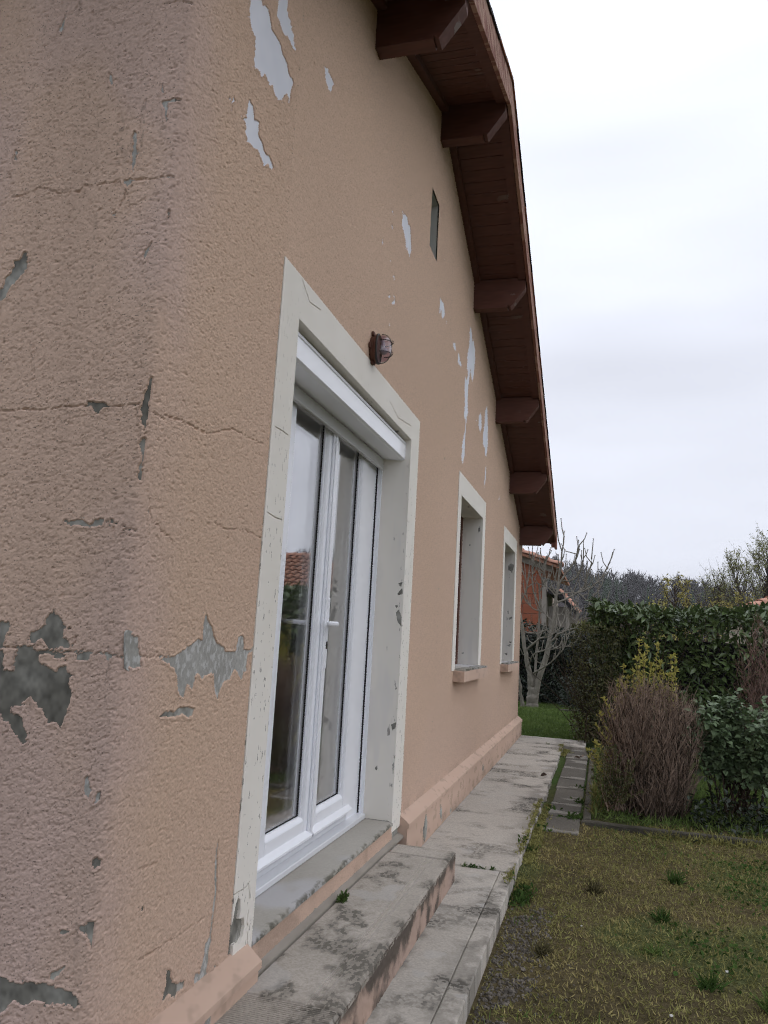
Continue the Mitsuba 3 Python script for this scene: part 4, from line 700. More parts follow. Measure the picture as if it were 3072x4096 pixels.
# gravel by the path and a few loose stones
g = np.random.default_rng(21); n = 7000; x, y = g.uniform(.66, 1.02, n), g.uniform(2.5, 4.4, n); k = g.random(n) < .8 * gravelly(x, y) + .03; x, y = x[k], y[k]
ico = trimesh.creation.icosphere(0); st = (np.array(ico.vertices) * [.9, 1.2, .55], np.array(ico.faces))
put('gravel', scatter(st, np.stack([x, y, gz(x, y) + .001], -1), rand_dirs(len(x), 0, g), g.uniform(.003, .010, len(x)) * g.uniform(.5, 1.2, len(x)), g.uniform(0, 6.28, len(x))), 'm_gravel', label='grey gravel showing through beside the concrete path edge', category='gravel', kind='stuff')
def stone(x, y, r, lab, squash=.5):
    m = trimesh.creation.icosphere(2); v = np.array(m.vertices); v *= (1 + .5 * (meshkit.noise(v * 1.7 + x * 31) - .5))[:, None] * np.array([1, 1.3, squash]) * r
    put('stone', trimesh.Trimesh(v + [x, y, float(gz(x, y)) + r * squash * .5], m.faces, process=False), 'm_gravel' if r > .009 else 'm_lampwhite', smooth=40, label=lab, category='stone')
stone(.775, 3.29, .016, 'flat grey stone lying in the gravel beside the path')
stone(.80, 3.50, .012, 'small rounded grey stone near the dark grass tuft')
stone(1.36, 3.28, .008, 'tiny white pebble in the lawn at the right foreground')
stone(1.62, 3.78, .009, 'white chip of stone in the grass at the right edge')
stone(1.02, 4.05, .006, 'tiny white pebble in the middle of the dry lawn')

# single tufts that stand out in the lawn
def tuft(x, y, n, h, mat, name, lab, catg, spread=.35, base=BLADE, seed=0):
    g = np.random.default_rng(int(x * 1000 + y * 77 + seed)); d = rand_dirs(n, 1.0 / spread * .6, g); z = float(gz(x, y))
    P = np.stack([g.normal(x, .016, n), g.normal(y, .016, n), np.full(n, z - .004)], -1)
    return put(name, scatter(base, P, d, g.uniform(.5, 1, n) * h, g.uniform(0, 6.28, n)), mat, label=lab, category=catg)
tuft(.865, 3.66, 130, .075, 'm_darkgrass', 'grass_tuft', 'dark wiry grass tuft in the gravel near the path edge', 'grass tuft', .8)
tuft(1.075, 4.62, 110, .085, 'm_darkgrass', 'grass_tuft', 'dark grass tuft in the far left part of the lawn', 'grass tuft', .8)
tuft(1.44, 3.06, 150, .095, 'm_green', 'grass_tuft', 'bright green grass tuft at the bottom of the lawn', 'grass tuft', .8)
tuft(1.74, 3.46, 170, .11, 'm_green', 'grass_tuft', 'large green grass tuft at the right edge of the lawn', 'grass tuft', .8)
tuft(1.40, 4.30, 90, .085, 'm_weed', 'grass_tuft', 'green tuft of weed grass in the middle of the lawn', 'grass tuft', .9)
tuft(1.53, 3.60, 60, .09, 'm_weed', 'grass_tuft', 'thin upright dark green tuft left of the large right one', 'grass tuft', .5)
tuft(1.52, 5.0, 80, .10, 'm_weed', 'grass_tuft', 'green grass tuft in the far lawn before the kerb', 'grass tuft', .6)
tuft(1.33, 3.83, 60, .07, 'm_green', 'grass_tuft', 'small green tuft in the lawn left of centre', 'grass tuft', .6)
for x, y, lab in ((1.95, 4.95, 'patch of low clover leaves in the far right lawn'), (1.66, 3.95, 'pale weed rosette in the right part of the lawn'), (2.05, 5.5, 'leafy weed patch against the kerb under the rose bush')):
    g = np.random.default_rng(int(x * 100)); n = 230; P = np.stack([g.normal(x, .17, n), g.normal(y, .20, n), np.zeros(n)], -1); P[:, 2] = gz(P[:, 0], P[:, 1]) + g.uniform(.005, .03, n)
    put('weed_patch', scatter(ROUND, P, rand_dirs(n, .5, g), g.uniform(.010, .028, n), g.uniform(-1, 1, n)), 'm_weed', label=lab, category='weed', kind='stuff')

# ------------------------------------------------------------------ shrubs and hedges
def curved_twig(p, d, L, g, bend=.25, segs=3, r=(.003, .001), sides=3):
    q = [np.array(p, float)]; d = np.array(d, float)
    for s in range(segs):
        d = d + g.normal(0, bend, 3) * [1, 1, .4]; d /= np.linalg.norm(d); q.append(q[-1] + d * L / segs)
    return tube(q, np.linspace(r[0], r[1], segs + 1), sides)
def bare_bush(cx, cy, rx, ry, h, n, mat, label, seed, base_r=.27, lean=0.0):
    g = np.random.default_rng(seed); key = thing('bare_shrub', label, 'shrub'); z0 = float(gz(cx, cy)) - .02; stems, tw = [], []
    def inside(p):
        t = (p[2] - z0) / h; q = math.hypot((p[0] - cx - lean * (p[2] - z0)) / rx, (p[1] - cy) / ry)
        lim = np.interp(t, [0, .2, .5, .8, .93, 1.0, 1.06], [.62, .85, 1.0, .98, .82, .55, 0])
        return q < lim * (.94 + .12 * g.random())
    for k in range(n):
        a, q = g.uniform(0, 6.283), g.random() ** .5
        p0 = np.array([cx + math.cos(a) * q * base_r, cy + math.sin(a) * q * base_r, z0])
        d = np.array([math.cos(a) * q * .42, math.sin(a) * q * .42, 1]) + g.normal(0, .10, 3); pts = [p0]
        for s in range(6):
            d = d / np.linalg.norm(d) + g.normal(0, .13, 3) * [1, 1, .3]; e = pts[-1] + d / np.linalg.norm(d) * h / 6 * g.uniform(.8, 1.15)
            if not inside(e): break
            pts.append(e)
        if len(pts) < 3: continue
        r0 = g.uniform(.004, .009); stems.append(tube(pts, np.linspace(r0, .0025, len(pts)), 4))
        for s in range(1, len(pts)):
            for m in range(g.integers(3, 7)):
                w = g.random(); b = pts[s - 1] * (1 - w) + pts[s] * w; a2 = g.uniform(0, 6.283); d2 = np.array([math.cos(a2) * .55, math.sin(a2) * .55, g.uniform(.35, 1.2)]); d2 /= np.linalg.norm(d2)
                L = g.uniform(.07, .22) * h ** .5; e1 = b + d2 * L * .5; d2 = d2 + np.array([0, 0, .5]) + g.normal(0, .18, 3); e2 = e1 + d2 / np.linalg.norm(d2) * L * .6
                if not inside(e1): continue
                rr = g.uniform(.0014, .0030); tw.append(tube([b, e1, e2], [rr, rr * .8, rr * .4], 3))
                for f_ in range(g.integers(1, 4)):
                    e3 = e1 + (e2 - e1) * g.random(); d3 = d2 / np.linalg.norm(d2) + g.normal(0, .45, 3); tw.append(tube([e3, e3 + d3 / np.linalg.norm(d3) * g.uniform(.03, .09)], [rr * .6, rr * .3], 3))
    put('stem', cat(stems), 'm_twig_dark', key, kind='stuff'); put('twigs', cat(tw), mat, key, kind='stuff'); return key
bare_bush(1.475, 6.80, .41, .40, 1.00, 270, 'm_twig', 'bare clipped brown bush of dense upright twigs in the kerbed bed', 41)
bare_bush(2.88, 8.5, .52, .5, 1.66, 200, 'm_redtwig', 'taller bare reddish-brown bush at the right edge behind the rose', 42, lean=.02)
# yellow-green shoots of an evergreen growing through and behind the bare bush
def sprig_shrub(name, label, shoots, mat, seed, leaf=(.018, .034), per=26, base=LEAF):
    g = np.random.default_rng(seed); key = thing(name, label, 'shrub'); st, P, D = [], [], []
    for p0, p1 in shoots:
        p0, p1 = np.array(p0, float), np.array(p1, float); c = (p0 + p1) / 2 + g.normal(0, .02, 3); L = np.linalg.norm(p1 - p0)
        t = np.linspace(0, 1, 7)[:, None]; line_ = (1 - t) ** 2 * p0 + 2 * t * (1 - t) * c + t ** 2 * p1
        st.append(tube(line_, np.linspace(.0035, .0012, 7), 4))
        for w in np.arange(.25, 1.0, .045 / max(L, .05)):
            q = (1 - w) ** 2 * p0 + 2 * w * (1 - w) * c + w * w * p1; m = g.integers(4, 8)
            P.append(q + g.normal(0, .006, (m, 3))); D.append(rand_dirs(m, 1.0, g))
        P.append(np.tile(p1, (9, 1)) + g.normal(0, .004, (9, 3))); D.append(rand_dirs(9, 1.4, g))
    P, D = np.vstack(P), np.vstack(D)
    put('stems', cat(st), 'm_twig', key); put('leaves', scatter(base, P, D, g.uniform(*leaf, len(P)), g.uniform(0, 6.28, len(P))), mat, key, kind='stuff'); return key
g = np.random.default_rng(77); sh = []
for xt, zt in ((1.26, 1.10), (1.29, 1.02), (1.33, 1.08), (1.39, 1.33), (1.41, 1.20), (1.44, 1.28), (1.36, 1.18), (1.53, 1.30), (1.55, 1.16), (1.50, 1.08), (1.63, 1.20), (1.66, 1.22), (1.68, 1.10), (1.62, 1.06), (1.22, .98), (1.47, 1.14), (1.58, 1.05), (1.38, 1.05)):
    sh.append(((xt + g.normal(0, .03), 7.10 + g.normal(0, .05), .62), (xt + .02, 7.0 + g.normal(0, .06), zt)))
for xt, yt, zt in ((1.05, 6.66, .42), (1.02, 6.62, .38), (1.07, 6.7, .62), (1.09, 6.72, .72), (1.06, 6.62, .50), (1.00, 6.66, .43), (1.12, 6.7, .84), (1.08, 6.6, .30)):
    sh.append(((1.22, 6.78, max(.12, zt - .22)), (xt, yt, zt)))
sprig_shrub('evergreen_shrub', 'yellow-green leafy shoots rising above and beside the bare brown bush', sh, 'm_yellow', 51, (.022, .042))
sh = [((1.22 + g.normal(0, .04), 6.55 + g.normal(0, .05), .03), (1.20 + g.normal(0, .10), 6.42 + g.normal(0, .07), g.uniform(.16, .50))) for k in range(60)]
sprig_shrub('evergreen_shrub', 'low olive-green leafy growth at the left foot of the bare brown bush', sh, 'm_privet', 52, (.014, .028))

# rose bush with broad grey-green leaves
rose = thing('rose_bush', 'leafy rose bush with broad grey-green leaves at the right of the bed', 'shrub')
g = np.random.default_rng(61); canes, LP, LD = [], [], []
for k in range(46):
    a = g.uniform(0, 6.283); q = g.random() ** .5
    st = np.array([2.16 + g.normal(0, .10), 7.0 + g.normal(0, .08), -.05]); en = np.array([2.26 + math.cos(a) * .50 * q, 6.98 + math.sin(a) * .42 * q, g.uniform(.62, 1.0) - .12 * q])
    if k < 6: en = np.array([1.74 + .05 * k, 6.78 + .02 * k, .62 + .03 * (k % 3)])
    c = (st + en) / 2 + np.array([0, 0, .12]); t = np.linspace(0, 1, 9)[:, None]; ln = (1 - t) ** 2 * st + 2 * t * (1 - t) * c + t ** 2 * en
    canes.append(tube(ln, np.linspace(.007, .002, 9), 5))
    for w in np.linspace(.42, 1, 24):
        if g.random() < .55 + .45 * w:
            q2 = (1 - w) ** 2 * st + 2 * w * (1 - w) * c + w * w * en; m = g.integers(3, 8)
            LP.append(q2 + g.normal(0, .03, (m, 3))); d = rand_dirs(m, -.05, g); d[:, 2] = .5 * d[:, 2] + .12; LD.append(d)
put('cane', cat(canes), 'm_twig_dark', rose)
LP, LD = np.vstack(LP), np.vstack(LD); sz = g.uniform(.038, .070, len(LP)); rl = g.normal(0, .35, len(LP))
def leaf_parts(base, P, D, size, roll, mat, parent, rest_name, keep=280):
    """The leaves that show largest as parts of their own, the others joined."""
    d = np.linalg.norm(P - CAM, axis=1) / size; o = np.argsort(d); big, rest = o[:keep], o[keep:]
    for k in big: put('leaf', scatter(base, P[k:k + 1], D[k:k + 1], size[k:k + 1], roll[k:k + 1]), mat, parent, smooth=True)
    put(rest_name, scatter(base, P[rest], D[rest], size[rest], roll[rest]), mat, parent, smooth=True, kind='stuff')
leaf_parts(ROUND, LP, LD, sz, rl, 'm_rose', rose, 'foliage')
g = np.random.default_rng(63); n = 900; P = np.stack([g.uniform(1.75, 3.2, n), g.normal(6.62, .16, n), np.zeros(n)], -1); P[:, 2] = gz(P[:, 0], P[:, 1]) + g.random(n) ** 2 * .22 + .01
put('ground_ivy', scatter(ROUND, P, rand_dirs(n, .25, g), g.uniform(.03, .06, n), g.normal(0, .4, n)), 'm_ivy', label='dark ground-covering leaves along the kerb below the rose bush', category='ground cover', kind='stuff')

# laurel hedge across the end of the garden
hedge = thing('laurel_hedge', 'tall dense laurel hedge with glossy dark green leaves across the garden end', 'hedge')
HX0, HX1, HY0, HY1 = .98, 7.6, 10.95, 12.3
def htop(x, y): return 1.73 + .10 * np.clip((x - 1.0) / 2.2, 0, 1) + .24 * (meshkit.fbm(np.stack([x * 1.9, y * 1.9, 0 * x], -1), 3) - .5) * 2
def hfront(x, z): return HY0 + .22 * (meshkit.fbm(np.stack([x * 1.5, z * 1.5, 0 * x + 8], -1), 3) - .5) * 2 + .10 * (1 - z / 1.7)
g = np.random.default_rng(71); n = 8200
x, z = HX0 + (HX1 - HX0) * g.random(n) ** 1.35, g.random(n); zt = htop(x, np.full(n, HY0)); z = .06 + (zt - .02) * z ** .85
y = hfront(x, z) + np.abs(g.normal(0, .13, n)); P1 = np.stack([x, y, z], -1); D1 = np.stack([g.normal(0, .6, n), -np.abs(g.normal(.55, .4, n)), g.normal(.05, .55, n)], -1)
m = 4600; x, y = HX0 + (HX1 - HX0) * g.random(m) ** 1.2, g.uniform(HY0 - .02, HY1, m); P2 = np.stack([x, y, htop(x, y) - np.abs(g.normal(0, .09, m)) + .03], -1); D2 = np.stack([g.normal(0, .6, m), g.normal(-.2, .5, m), np.abs(g.normal(.55, .4, m))], -1)
P, D = np.vstack([P1, P2]), np.vstack([D1, D2])
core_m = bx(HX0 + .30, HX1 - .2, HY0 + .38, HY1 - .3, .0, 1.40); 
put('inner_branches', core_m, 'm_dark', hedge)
tw = [curved_twig((g.uniform(HX0 + .1, HX1), g.uniform(HY0 + .12, HY0 + .5), 0), (g.normal(0, .2), -.1, 1), g.uniform(.9, 1.75), g, .18, 4, (.010, .003), 4) for _ in range(170)]
tw += [curved_twig((xx, HY0 + g.uniform(.0, .4), htop(np.array([xx]), np.array([HY0]))[0] - .25), (g.normal(0, .25), -.1, 1), g.uniform(.3, .52), g, .12, 3, (.004, .002), 4) for xx in g.uniform(HX0, HX1, 90)]
put('branches', cat(tw), 'm_twig_dark', hedge)
sz = g.uniform(.085, .160, len(P)); leaf_parts(LEAF, P, D, sz, g.normal(0, .6, len(P)), 'm_laurel', hedge, 'foliage', 295)
# the browner end of the hedge towards the path
ph = thing('privet_hedge', 'brownish twiggy hedge end with small yellow-tipped leaves beside the grass path', 'hedge')
g = np.random.default_rng(72); n = 5200
t = g.random(n); zz = .02 + 1.52 * t; a = g.uniform(-2.9, .6, n)
x = 1.10 - .10 * (1 - t) + .34 * np.cos(a) * (.7 + .3 * t) + g.normal(0, .05, n) - .05 * t; y = 11.20 + .36 * np.sin(a) + g.normal(0, .05, n)
put('twigs', cat([curved_twig((1.08 + g.normal(0, .1), 11.2 + g.normal(0, .14), 0), (g.normal(-.05, .2), g.normal(0, .2), 1), g.uniform(.7, 1.6), g, .2, 4, (.008, .002), 4) for _ in range(150)]), 'm_twig_dark', ph)
put('foliage', scatter(LEAF, np.stack([x, y, zz], -1), rand_dirs(n, .2, g), g.uniform(.03, .06, n), g.uniform(0, 6.28, n)), 'm_privet', ph, kind='stuff', smooth=True)
n = 520; a = g.uniform(0, 6.28, n); put('young_leaves', scatter(LEAF, np.stack([.98 + .25 * np.cos(a) * g.random(n), 11.2 + .3 * np.sin(a) * g.random(n), 1.44 + .14 * g.random(n)], -1), rand_dirs(n, 1.0, g), g.uniform(.03, .055, n), g.uniform(0, 6.28, n)), 'm_spring', ph, kind='stuff')
# dark evergreen hedge at the far side of the grass path
ih = thing('ivy_hedge', 'dark ivy-covered hedge in shade behind the bare fig tree', 'hedge')
g = np.random.default_rng(73); n = 9000; x = g.uniform(-2.4, 1.9, n); z = g.random(n) * (1.62 + .22 * meshkit.noise(np.stack([x * 2, 0 * x, 0 * x], -1))); y = 17.9 + g.normal(0, .15, n) + .3 * (meshkit.noise(np.stack([x * 1.5, z * 1.5, 0 * x], -1)) - .5) - .25 * (z < .5) * g.random(n)
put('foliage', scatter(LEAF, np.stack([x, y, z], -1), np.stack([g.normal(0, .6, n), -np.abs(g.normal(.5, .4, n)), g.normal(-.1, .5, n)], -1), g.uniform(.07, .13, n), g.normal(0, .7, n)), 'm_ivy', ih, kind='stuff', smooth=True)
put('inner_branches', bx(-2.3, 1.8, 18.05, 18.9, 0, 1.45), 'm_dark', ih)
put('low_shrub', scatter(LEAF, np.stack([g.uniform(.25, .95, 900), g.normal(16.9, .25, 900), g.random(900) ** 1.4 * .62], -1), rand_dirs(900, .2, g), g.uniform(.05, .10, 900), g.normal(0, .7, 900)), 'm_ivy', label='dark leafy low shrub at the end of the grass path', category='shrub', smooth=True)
put('stone_edging', cat([slab(.30 + k * .34, .62 + k * .34, 15.95, 16.08, -.1, .0 + .01 * k % .02, n=(4, 2), seed=90 + k, rough=.01) for k in range(2)]), 'm_kerb', label='low grey stone edging crossing the far end of the grass path', category='edging')

# ------------------------------------------------------------------ bare fig tree
fig = thing('fig_tree', 'bare grey fig tree with several trunks and upturned knobbly branches', 'tree')
g = np.random.default_rng(81)
def limb(pts, r0, r1, n=14, sides=8):
    pts = np.array(pts, float); t = np.linspace(0, len(pts) - 1, n); i = np.minimum(t.astype(int), len(pts) - 2); f = (t - i)[:, None]
    p0, p1 = pts[np.maximum(i - 1, 0)], pts[i]; p2 = pts[i + 1]; p3 = pts[np.minimum(i + 2, len(pts) - 1)]
    q = .5 * (2 * p1 + (p2 - p0) * f + (2 * p0 - 5 * p1 + 4 * p2 - p3) * f ** 2 + (3 * p1 - p0 - 3 * p2 + p3) * f ** 3)
    q[1:-1] += g.normal(0, .010, (n - 2, 3))
    return tube(q, np.linspace(r0, r1, n) * (1 + .12 * g.normal(0, 1, n).clip(-1, 1)), sides), q
F = lambda x, z, y=16.4: (x, y, z if z < 1 else 1 + (z - 1) * .88)
main = []
for pts, a, b in (([F(-.27, -.1), F(-.29, .25), F(-.34, .7, 16.35), F(-.43, 1.14, 16.3), F(-.50, 1.75, 16.25)], .075, .032), ([F(-.24, -.1), F(-.17, .36), F(-.05, .85), F(.04, 1.3), F(.12, 1.76), F(.18, 2.36), F(.20, 2.75)], .068, .022),
                  ([F(-.25, 0, 16.45), F(-.24, .55, 16.5), F(-.20, 1.2, 16.55), F(-.16, 2.0, 16.55), F(-.20, 2.7, 16.5)], .034, .015), ([F(-.45, -.1, 16.3), F(-.50, .35, 16.2), F(-.56, .8, 16.1)], .04, .02)):
    m, q = limb(pts, a, b); main.append(m)
main.append(limb([F(-.26, -.12), F(-.26, .1), F(-.27, .42)], .135, .085)[0])
put('trunk', cat(main), 'm_bark', fig, smooth=True)
lims = [([F(.17, 2.36), F(.19, 2.6), F(.25, 3.1), F(.31, 3.82)], .03), ([F(.19, 2.5), F(.35, 2.95), F(.52, 3.2), F(.62, 3.62)], .026), ([F(.10, 2.2), F(.45, 2.38), F(.70, 2.62), F(.80, 2.95), F(.87, 3.32)], .028), ([F(.6, 2.5), F(.85, 2.62), F(1.05, 2.85), F(1.20, 3.17)], .022),
        ([F(.20, 2.45), F(.6, 2.5), F(.80, 2.35), F(.95, 2.45), F(1.06, 2.68)], .02), ([F(.8, 2.36), F(.92, 2.12), F(1.04, 2.05), F(1.06, 2.1)], .014), ([F(.05, 1.3), F(.3, 1.55, 16.2), F(.55, 1.75, 16.1), F(.66, 2.1, 16.05)], .024),
        ([F(-.17, 2.1, 16.5), F(-.30, 2.6, 16.4), F(-.34, 3.0), F(-.33, 3.33)], .022), ([F(-.2, 2.5, 16.5), F(-.05, 2.8), F(-.10, 3.1), F(-.06, 3.3)], .018), ([F(-.5, 1.75, 16.25), F(-.55, 2.2), F(-.42, 2.6), F(-.52, 2.95)], .022),
        ([F(-.4, 1.1, 16.3), F(-.1, 1.4, 16.0), F(.1, 1.45, 15.9), F(.3, 1.7, 15.9)], .022), ([F(-.3, .6), F(.0, .8, 16.0), F(.25, 1.0, 15.9), F(.42, 1.3, 15.9), F(.40, 1.6, 15.85)], .020), ([F(-.35, .8, 16.3), F(-.2, 1.05, 16.), F(.2, 1.2, 15.8), F(.5, 1.25, 15.8)], .018),
        ([F(.12, 1.8), F(-.1, 2.0), F(-.3, 2.1), F(-.45, 2.4)], .02), ([F(.18, 2.4), F(.0, 2.6), F(-.12, 2.75), F(-.18, 3.05)], .018), ([F(.02, 1.6), F(-.25, 1.5), F(-.6, 1.6), F(-.9, 1.95)], .022), ([F(.3, 2.75), F(.5, 2.8), F(.66, 3.0), F(.70, 3.3)], .016), ([F(.15, 2.0), F(.4, 1.95), F(.5, 1.8), F(.75, 1.9)], .016)]
br, tips = [], []
for pts, r in lims:
    r = r * .92; m, q = limb(pts, r, r * .5, 12, 6); br.append(m); tips.append((q[-1], q[-1] - q[-3], r))
    for k in range(2, 12):
        d = (q[min(k + 1, 11)] - q[k - 1]); d /= np.linalg.norm(d); d = d * .4 + g.normal(0, .5, 3); d[2] = abs(d[2]) + .35; d[1] *= .6; L = g.uniform(.18, .46)
        mid = q[k] + d / np.linalg.norm(d) * L * .5 + g.normal(0, .02, 3); en = mid + (d / np.linalg.norm(d) * .5 + [0, 0, .6]) * L * .5
        br.append(tube([q[k], mid, en], [max(r * .5, .012), max(r * .42, .010), .007], 5))
        br.append(trimesh.creation.icosphere(1, .013).apply_translation(en))
for p, d, r in tips: br.append(trimesh.creation.icosphere(1, r * .6).apply_translation(p))
put('branches', cat(br), 'm_bark', fig, smooth=True)

# ------------------------------------------------------------------ outbuildings and the neighbour's house
def tile_row(p0, p1, n, r=.085, length=.38, lift=0.0, gap=.02):
    """Curved cover tiles following one another from p0 to p1 (each a separate mesh)."""
    p0, p1 = np.array(p0, float), np.array(p1, float); d = (p1 - p0) / n; out = []
    for k in range(n):
        a = p0 + d * k; b = a + d * 1.12; u = d / np.linalg.norm(d); s = np.cross(u, [0, 0, 1.0]); s /= np.linalg.norm(s); w = np.cross(s, u)
        ang = np.linspace(0, np.pi, 9); v = []
        for q, rr, zz in ((a, r * 1.08, .03), (b, r * .92, .0)):
            for R in (rr, rr - .016): v += [q + s * math.cos(t) * R + w * (math.sin(t) * R * .8 + zz + lift) for t in ang]
        f = []
        for j in range(8):
            f += [(j, j + 1, 19 + j), (j, 19 + j, 18 + j), (9 + j, 28 + j, 10 + j), (9 + j, 27 + j, 28 + j), (j, 9 + j, 10 + j), (j, 10 + j, j + 1), (18 + j, 19 + j, 28 + j), (18 + j, 28 + j, 27 + j)]
        out.append(trimesh.Trimesh(np.array(v), np.array(f), process=False))
    return out
ob = thing('brick_outbuilding', 'outbuilding of bare orange hollow bricks with a tiled roof behind the fig tree', 'building')
BW, BH, BY = .50, .255, 21.0
put('wall', cat([bx(-6.5, -.46, BY + .03, BY + .25, -.1, 3.05), bx(-6.5, -.36, BY + .25, BY + 6, -.1, 2.7)]), 'm_mortar', ob)
brick = {}
for r_ in range(5, 13):
    z0 = r_ * (BH + .012) - .12
    for c in range(5):
        x1 = -.46 - c * (BW + .012) + (.25 if r_ % 2 else 0); x0 = x1 - BW; x1 = min(x1, -.462)
        if z0 + BH > 3.52 - .32 * ((x0 + x1) / 2 + 1.0): continue
        put('brick', bx(x0, x1, BY + rng.uniform(-.003, .003), BY + .06, z0, z0 + BH, .004), 'm_brick', ob)
put('gable_infill', extrude_xz(Polygon([(-6.5, 3.0), (-.46, 3.0), (-.46, 3.08), (-3.4, 4.02), (-6.5, 3.0)]), BY + .03, BY + .25), 'm_brick', ob)
put('pillar', bx(-.46, -.34, BY - .03, BY + .2, -.1, 2.95, .006), 'm_board', ob, label='grey cement corner pillar')
sl = lambda x: 3.62 - .326 * (x + 1.0)
rp = Polygon([(-3.4, sl(-3.4) - .02), (.02, sl(.02) - .02), (.02, sl(.02) - .09), (-3.4, sl(-3.4) - .09)])
put('roof', extrude_xz(rp, BY - .35, BY + 6), 'm_tile', ob)
put('fascia', extrude_xz(Polygon([(-3.4, sl(-3.4) - .09), (-.20, sl(-.2) - .09), (-.20, sl(-.2) - .24), (-3.4, sl(-3.4) - .26)]), BY - .10, BY - .06), 'm_board', ob, label='grey weathered fascia board under the tiles')
for j in range(3):
    for m in tile_row((.06, BY - .30 + j * .24, sl(.06)), (-3.4, BY - .30 + j * .24, sl(-3.4)), 10, .10): put('tile', m, 'm_pale_tile' if j == 0 else 'm_tile', ob)
shd = thing('tiled_shed', 'low dark lean-to shed with a steep edge of roof tiles right of the brick outbuilding', 'shed')
s2 = lambda x: 2.62 - 1.15 * (x - .0)
put('roof', extrude_xz(Polygon([(-.30, s2(-.08)), (.0, s2(.0)), (.46, s2(.46)), (.46, s2(.46) - .1), (.0, s2(0) - .14), (-.3, s2(-.08) - .14)]), BY - .1, BY + 3), 'm_dark', shd)
put('wall', bx(-.30, .30, BY + .35, BY + .5, -.1, 2.25), 'm_board', shd)
for m in tile_row((.50, BY - .05, s2(.50) + .02), (.0, BY - .05, s2(0) + .02), 4, .09): put('tile', m, 'm_pale_tile', shd)
for m in tile_row((.48, BY + .16, s2(.48) + .02), (.0, BY + .16, s2(0) + .02), 4, .09): put('tile', m, 'm_tile', shd)
put('post', cat([bx(.18, .26, BY, BY + .08, 0, 2.2)]), 'm_board', shd)

nb = thing('neighbour_house', 'neighbouring house whose salmon roof tiles show over the hedge at the right edge', 'house')
NX0, NX1, NY0, NY1, NZ = 4.40, 15.5, 21.0, 28.0, 2.26
put('wall', cat([bx(NX0 + .4, NX1 - .4, NY0 + .4, NY0 + .65, -.1, NZ + .1), bx(NX0 + .4, NX0 + .65, NY0 + .65, NY1 - .4, -.1, NZ + .1), bx(NX1 - .65, NX1 - .4, NY0 + .65, NY1 - .4, -.1, NZ + .1)]), 'm_farwall', nb)
put('gutter', cat([tube([(NX0, NY0 - .05, NZ + .02), (NX1, NY0 - .05, NZ + .02)], .06, 8)]), 'm_board', nb)
hp = (NX0 + 3.5, (NY0 + NY1) / 2, NZ + 1.42); hq = (NX1 - 3.5, hp[1], hp[2])
rv = np.array([(NX0, NY0, NZ), (NX1, NY0, NZ), (NX1, NY1, NZ), (NX0, NY1, NZ), hp, hq]); rf = np.array([(0, 1, 5), (0, 5, 4), (1, 2, 5), (2, 3, 4), (2, 4, 5), (3, 0, 4), (0, 2, 1), (0, 3, 2)])
put('roof', trimesh.Trimesh(rv, rf, process=False), 'm_tile', nb)
cov = []
for k in range(46):
    x = NX0 + .12 + k * .24; d = min(1.0, (x - NX0) / 3.5, (NX1 - x) / 3.5)
    if d > .08: cov += tile_row((x, NY0 - .02, NZ + .02), (x, NY0 + 3.5 * d, NZ + 1.42 * d + .02), max(1, int(round(9 * d))), .085)
put('roof_tiles', cat(cov), 'm_tile', nb, kind='stuff')
for m in tile_row((NX0, NY0, NZ + .05), (hp[0], hp[1], hp[2] + .06), 13, .125): put('ridge_tile', m, 'm_pale_tile', nb)
for m in tile_row(hp, hq, 12, .125, lift=.04): put('ridge_tile', m, 'm_pale_tile', nb)

# ------------------------------------------------------------------ trees beyond the hedge
def leafy_tree(name, label, cat_, x, y, h, r, n_br, n_leaf, mat, seed, leaf, trunk_r=.09, upright=1.6, bark='m_twig_dark', low=.25, group=None):
    g = np.random.default_rng(seed); key = thing(name, label, cat_, group); tr, LP = [], []
    lean = g.normal(0, .04, 2); top = np.array([x + lean[0] * h, y + lean[1] * h, h]); ln = np.array([[x, y, -.1], [x + g.normal(0, .1), y, h * .4], [x + g.normal(0, .12), y, h * .7], top])
    put('trunk', tube(ln, [trunk_r, trunk_r * .7, trunk_r * .4, .01], 6), bark, key, smooth=True)
    for k in range(n_br):
        t = g.uniform(low, .98); b = np.array([np.interp(t, [0, .4, .7, 1], ln[:, i]) for i in range(3)])
        a = g.uniform(0, 6.283); L = r * (1.15 - .75 * (t - low) / (1 - low)) * g.uniform(.7, 1.2); d = np.array([math.cos(a), math.sin(a), upright * g.uniform(.7, 1.3)]); d /= np.linalg.norm(d)
        L = L * math.sqrt(1 + upright ** 2 * .6)
        p1 = b + d * L * .55 + g.normal(0, .05 * L, 3); p2 = b + d * L + np.array([0, 0, .12 * L]) + g.normal(0, .05 * L, 3)
        tr.append(tube([b, p1, p2], [trunk_r * .30 * (1 - t) + .012, .010, .005], 4))
        for j in range(5):
            w = g.uniform(.3, 1); q = p1 * (1 - w) + p2 * w; e = q + (d * .6 + g.normal(0, .45, 3) + [0, 0, .25]) * L * .33
            tr.append(tube([q, e], [.007, .003], 3)); m = max(1, n_leaf // (n_br * 5)); s = g.random((m, 1)); LP.append(q + (e - q) * s + g.normal(0, .035, (m, 3)))
    put('branches', cat(tr), bark, key)
    P = np.vstack(LP); put('leaves', scatter(DIAMOND, P, rand_dirs(len(P), .3, g), g.uniform(*leaf, len(P)), g.uniform(0, 6.28, len(P))), mat, key, kind='stuff')
leafy_tree('poplar_tree', 'tall slender tree with pale new leaves at the right edge', 'tree', 9.0, 42.0, 6.3, 1.25, 80, 3000, 'm_spring', 91, (.06, .13), .13, 2.2)
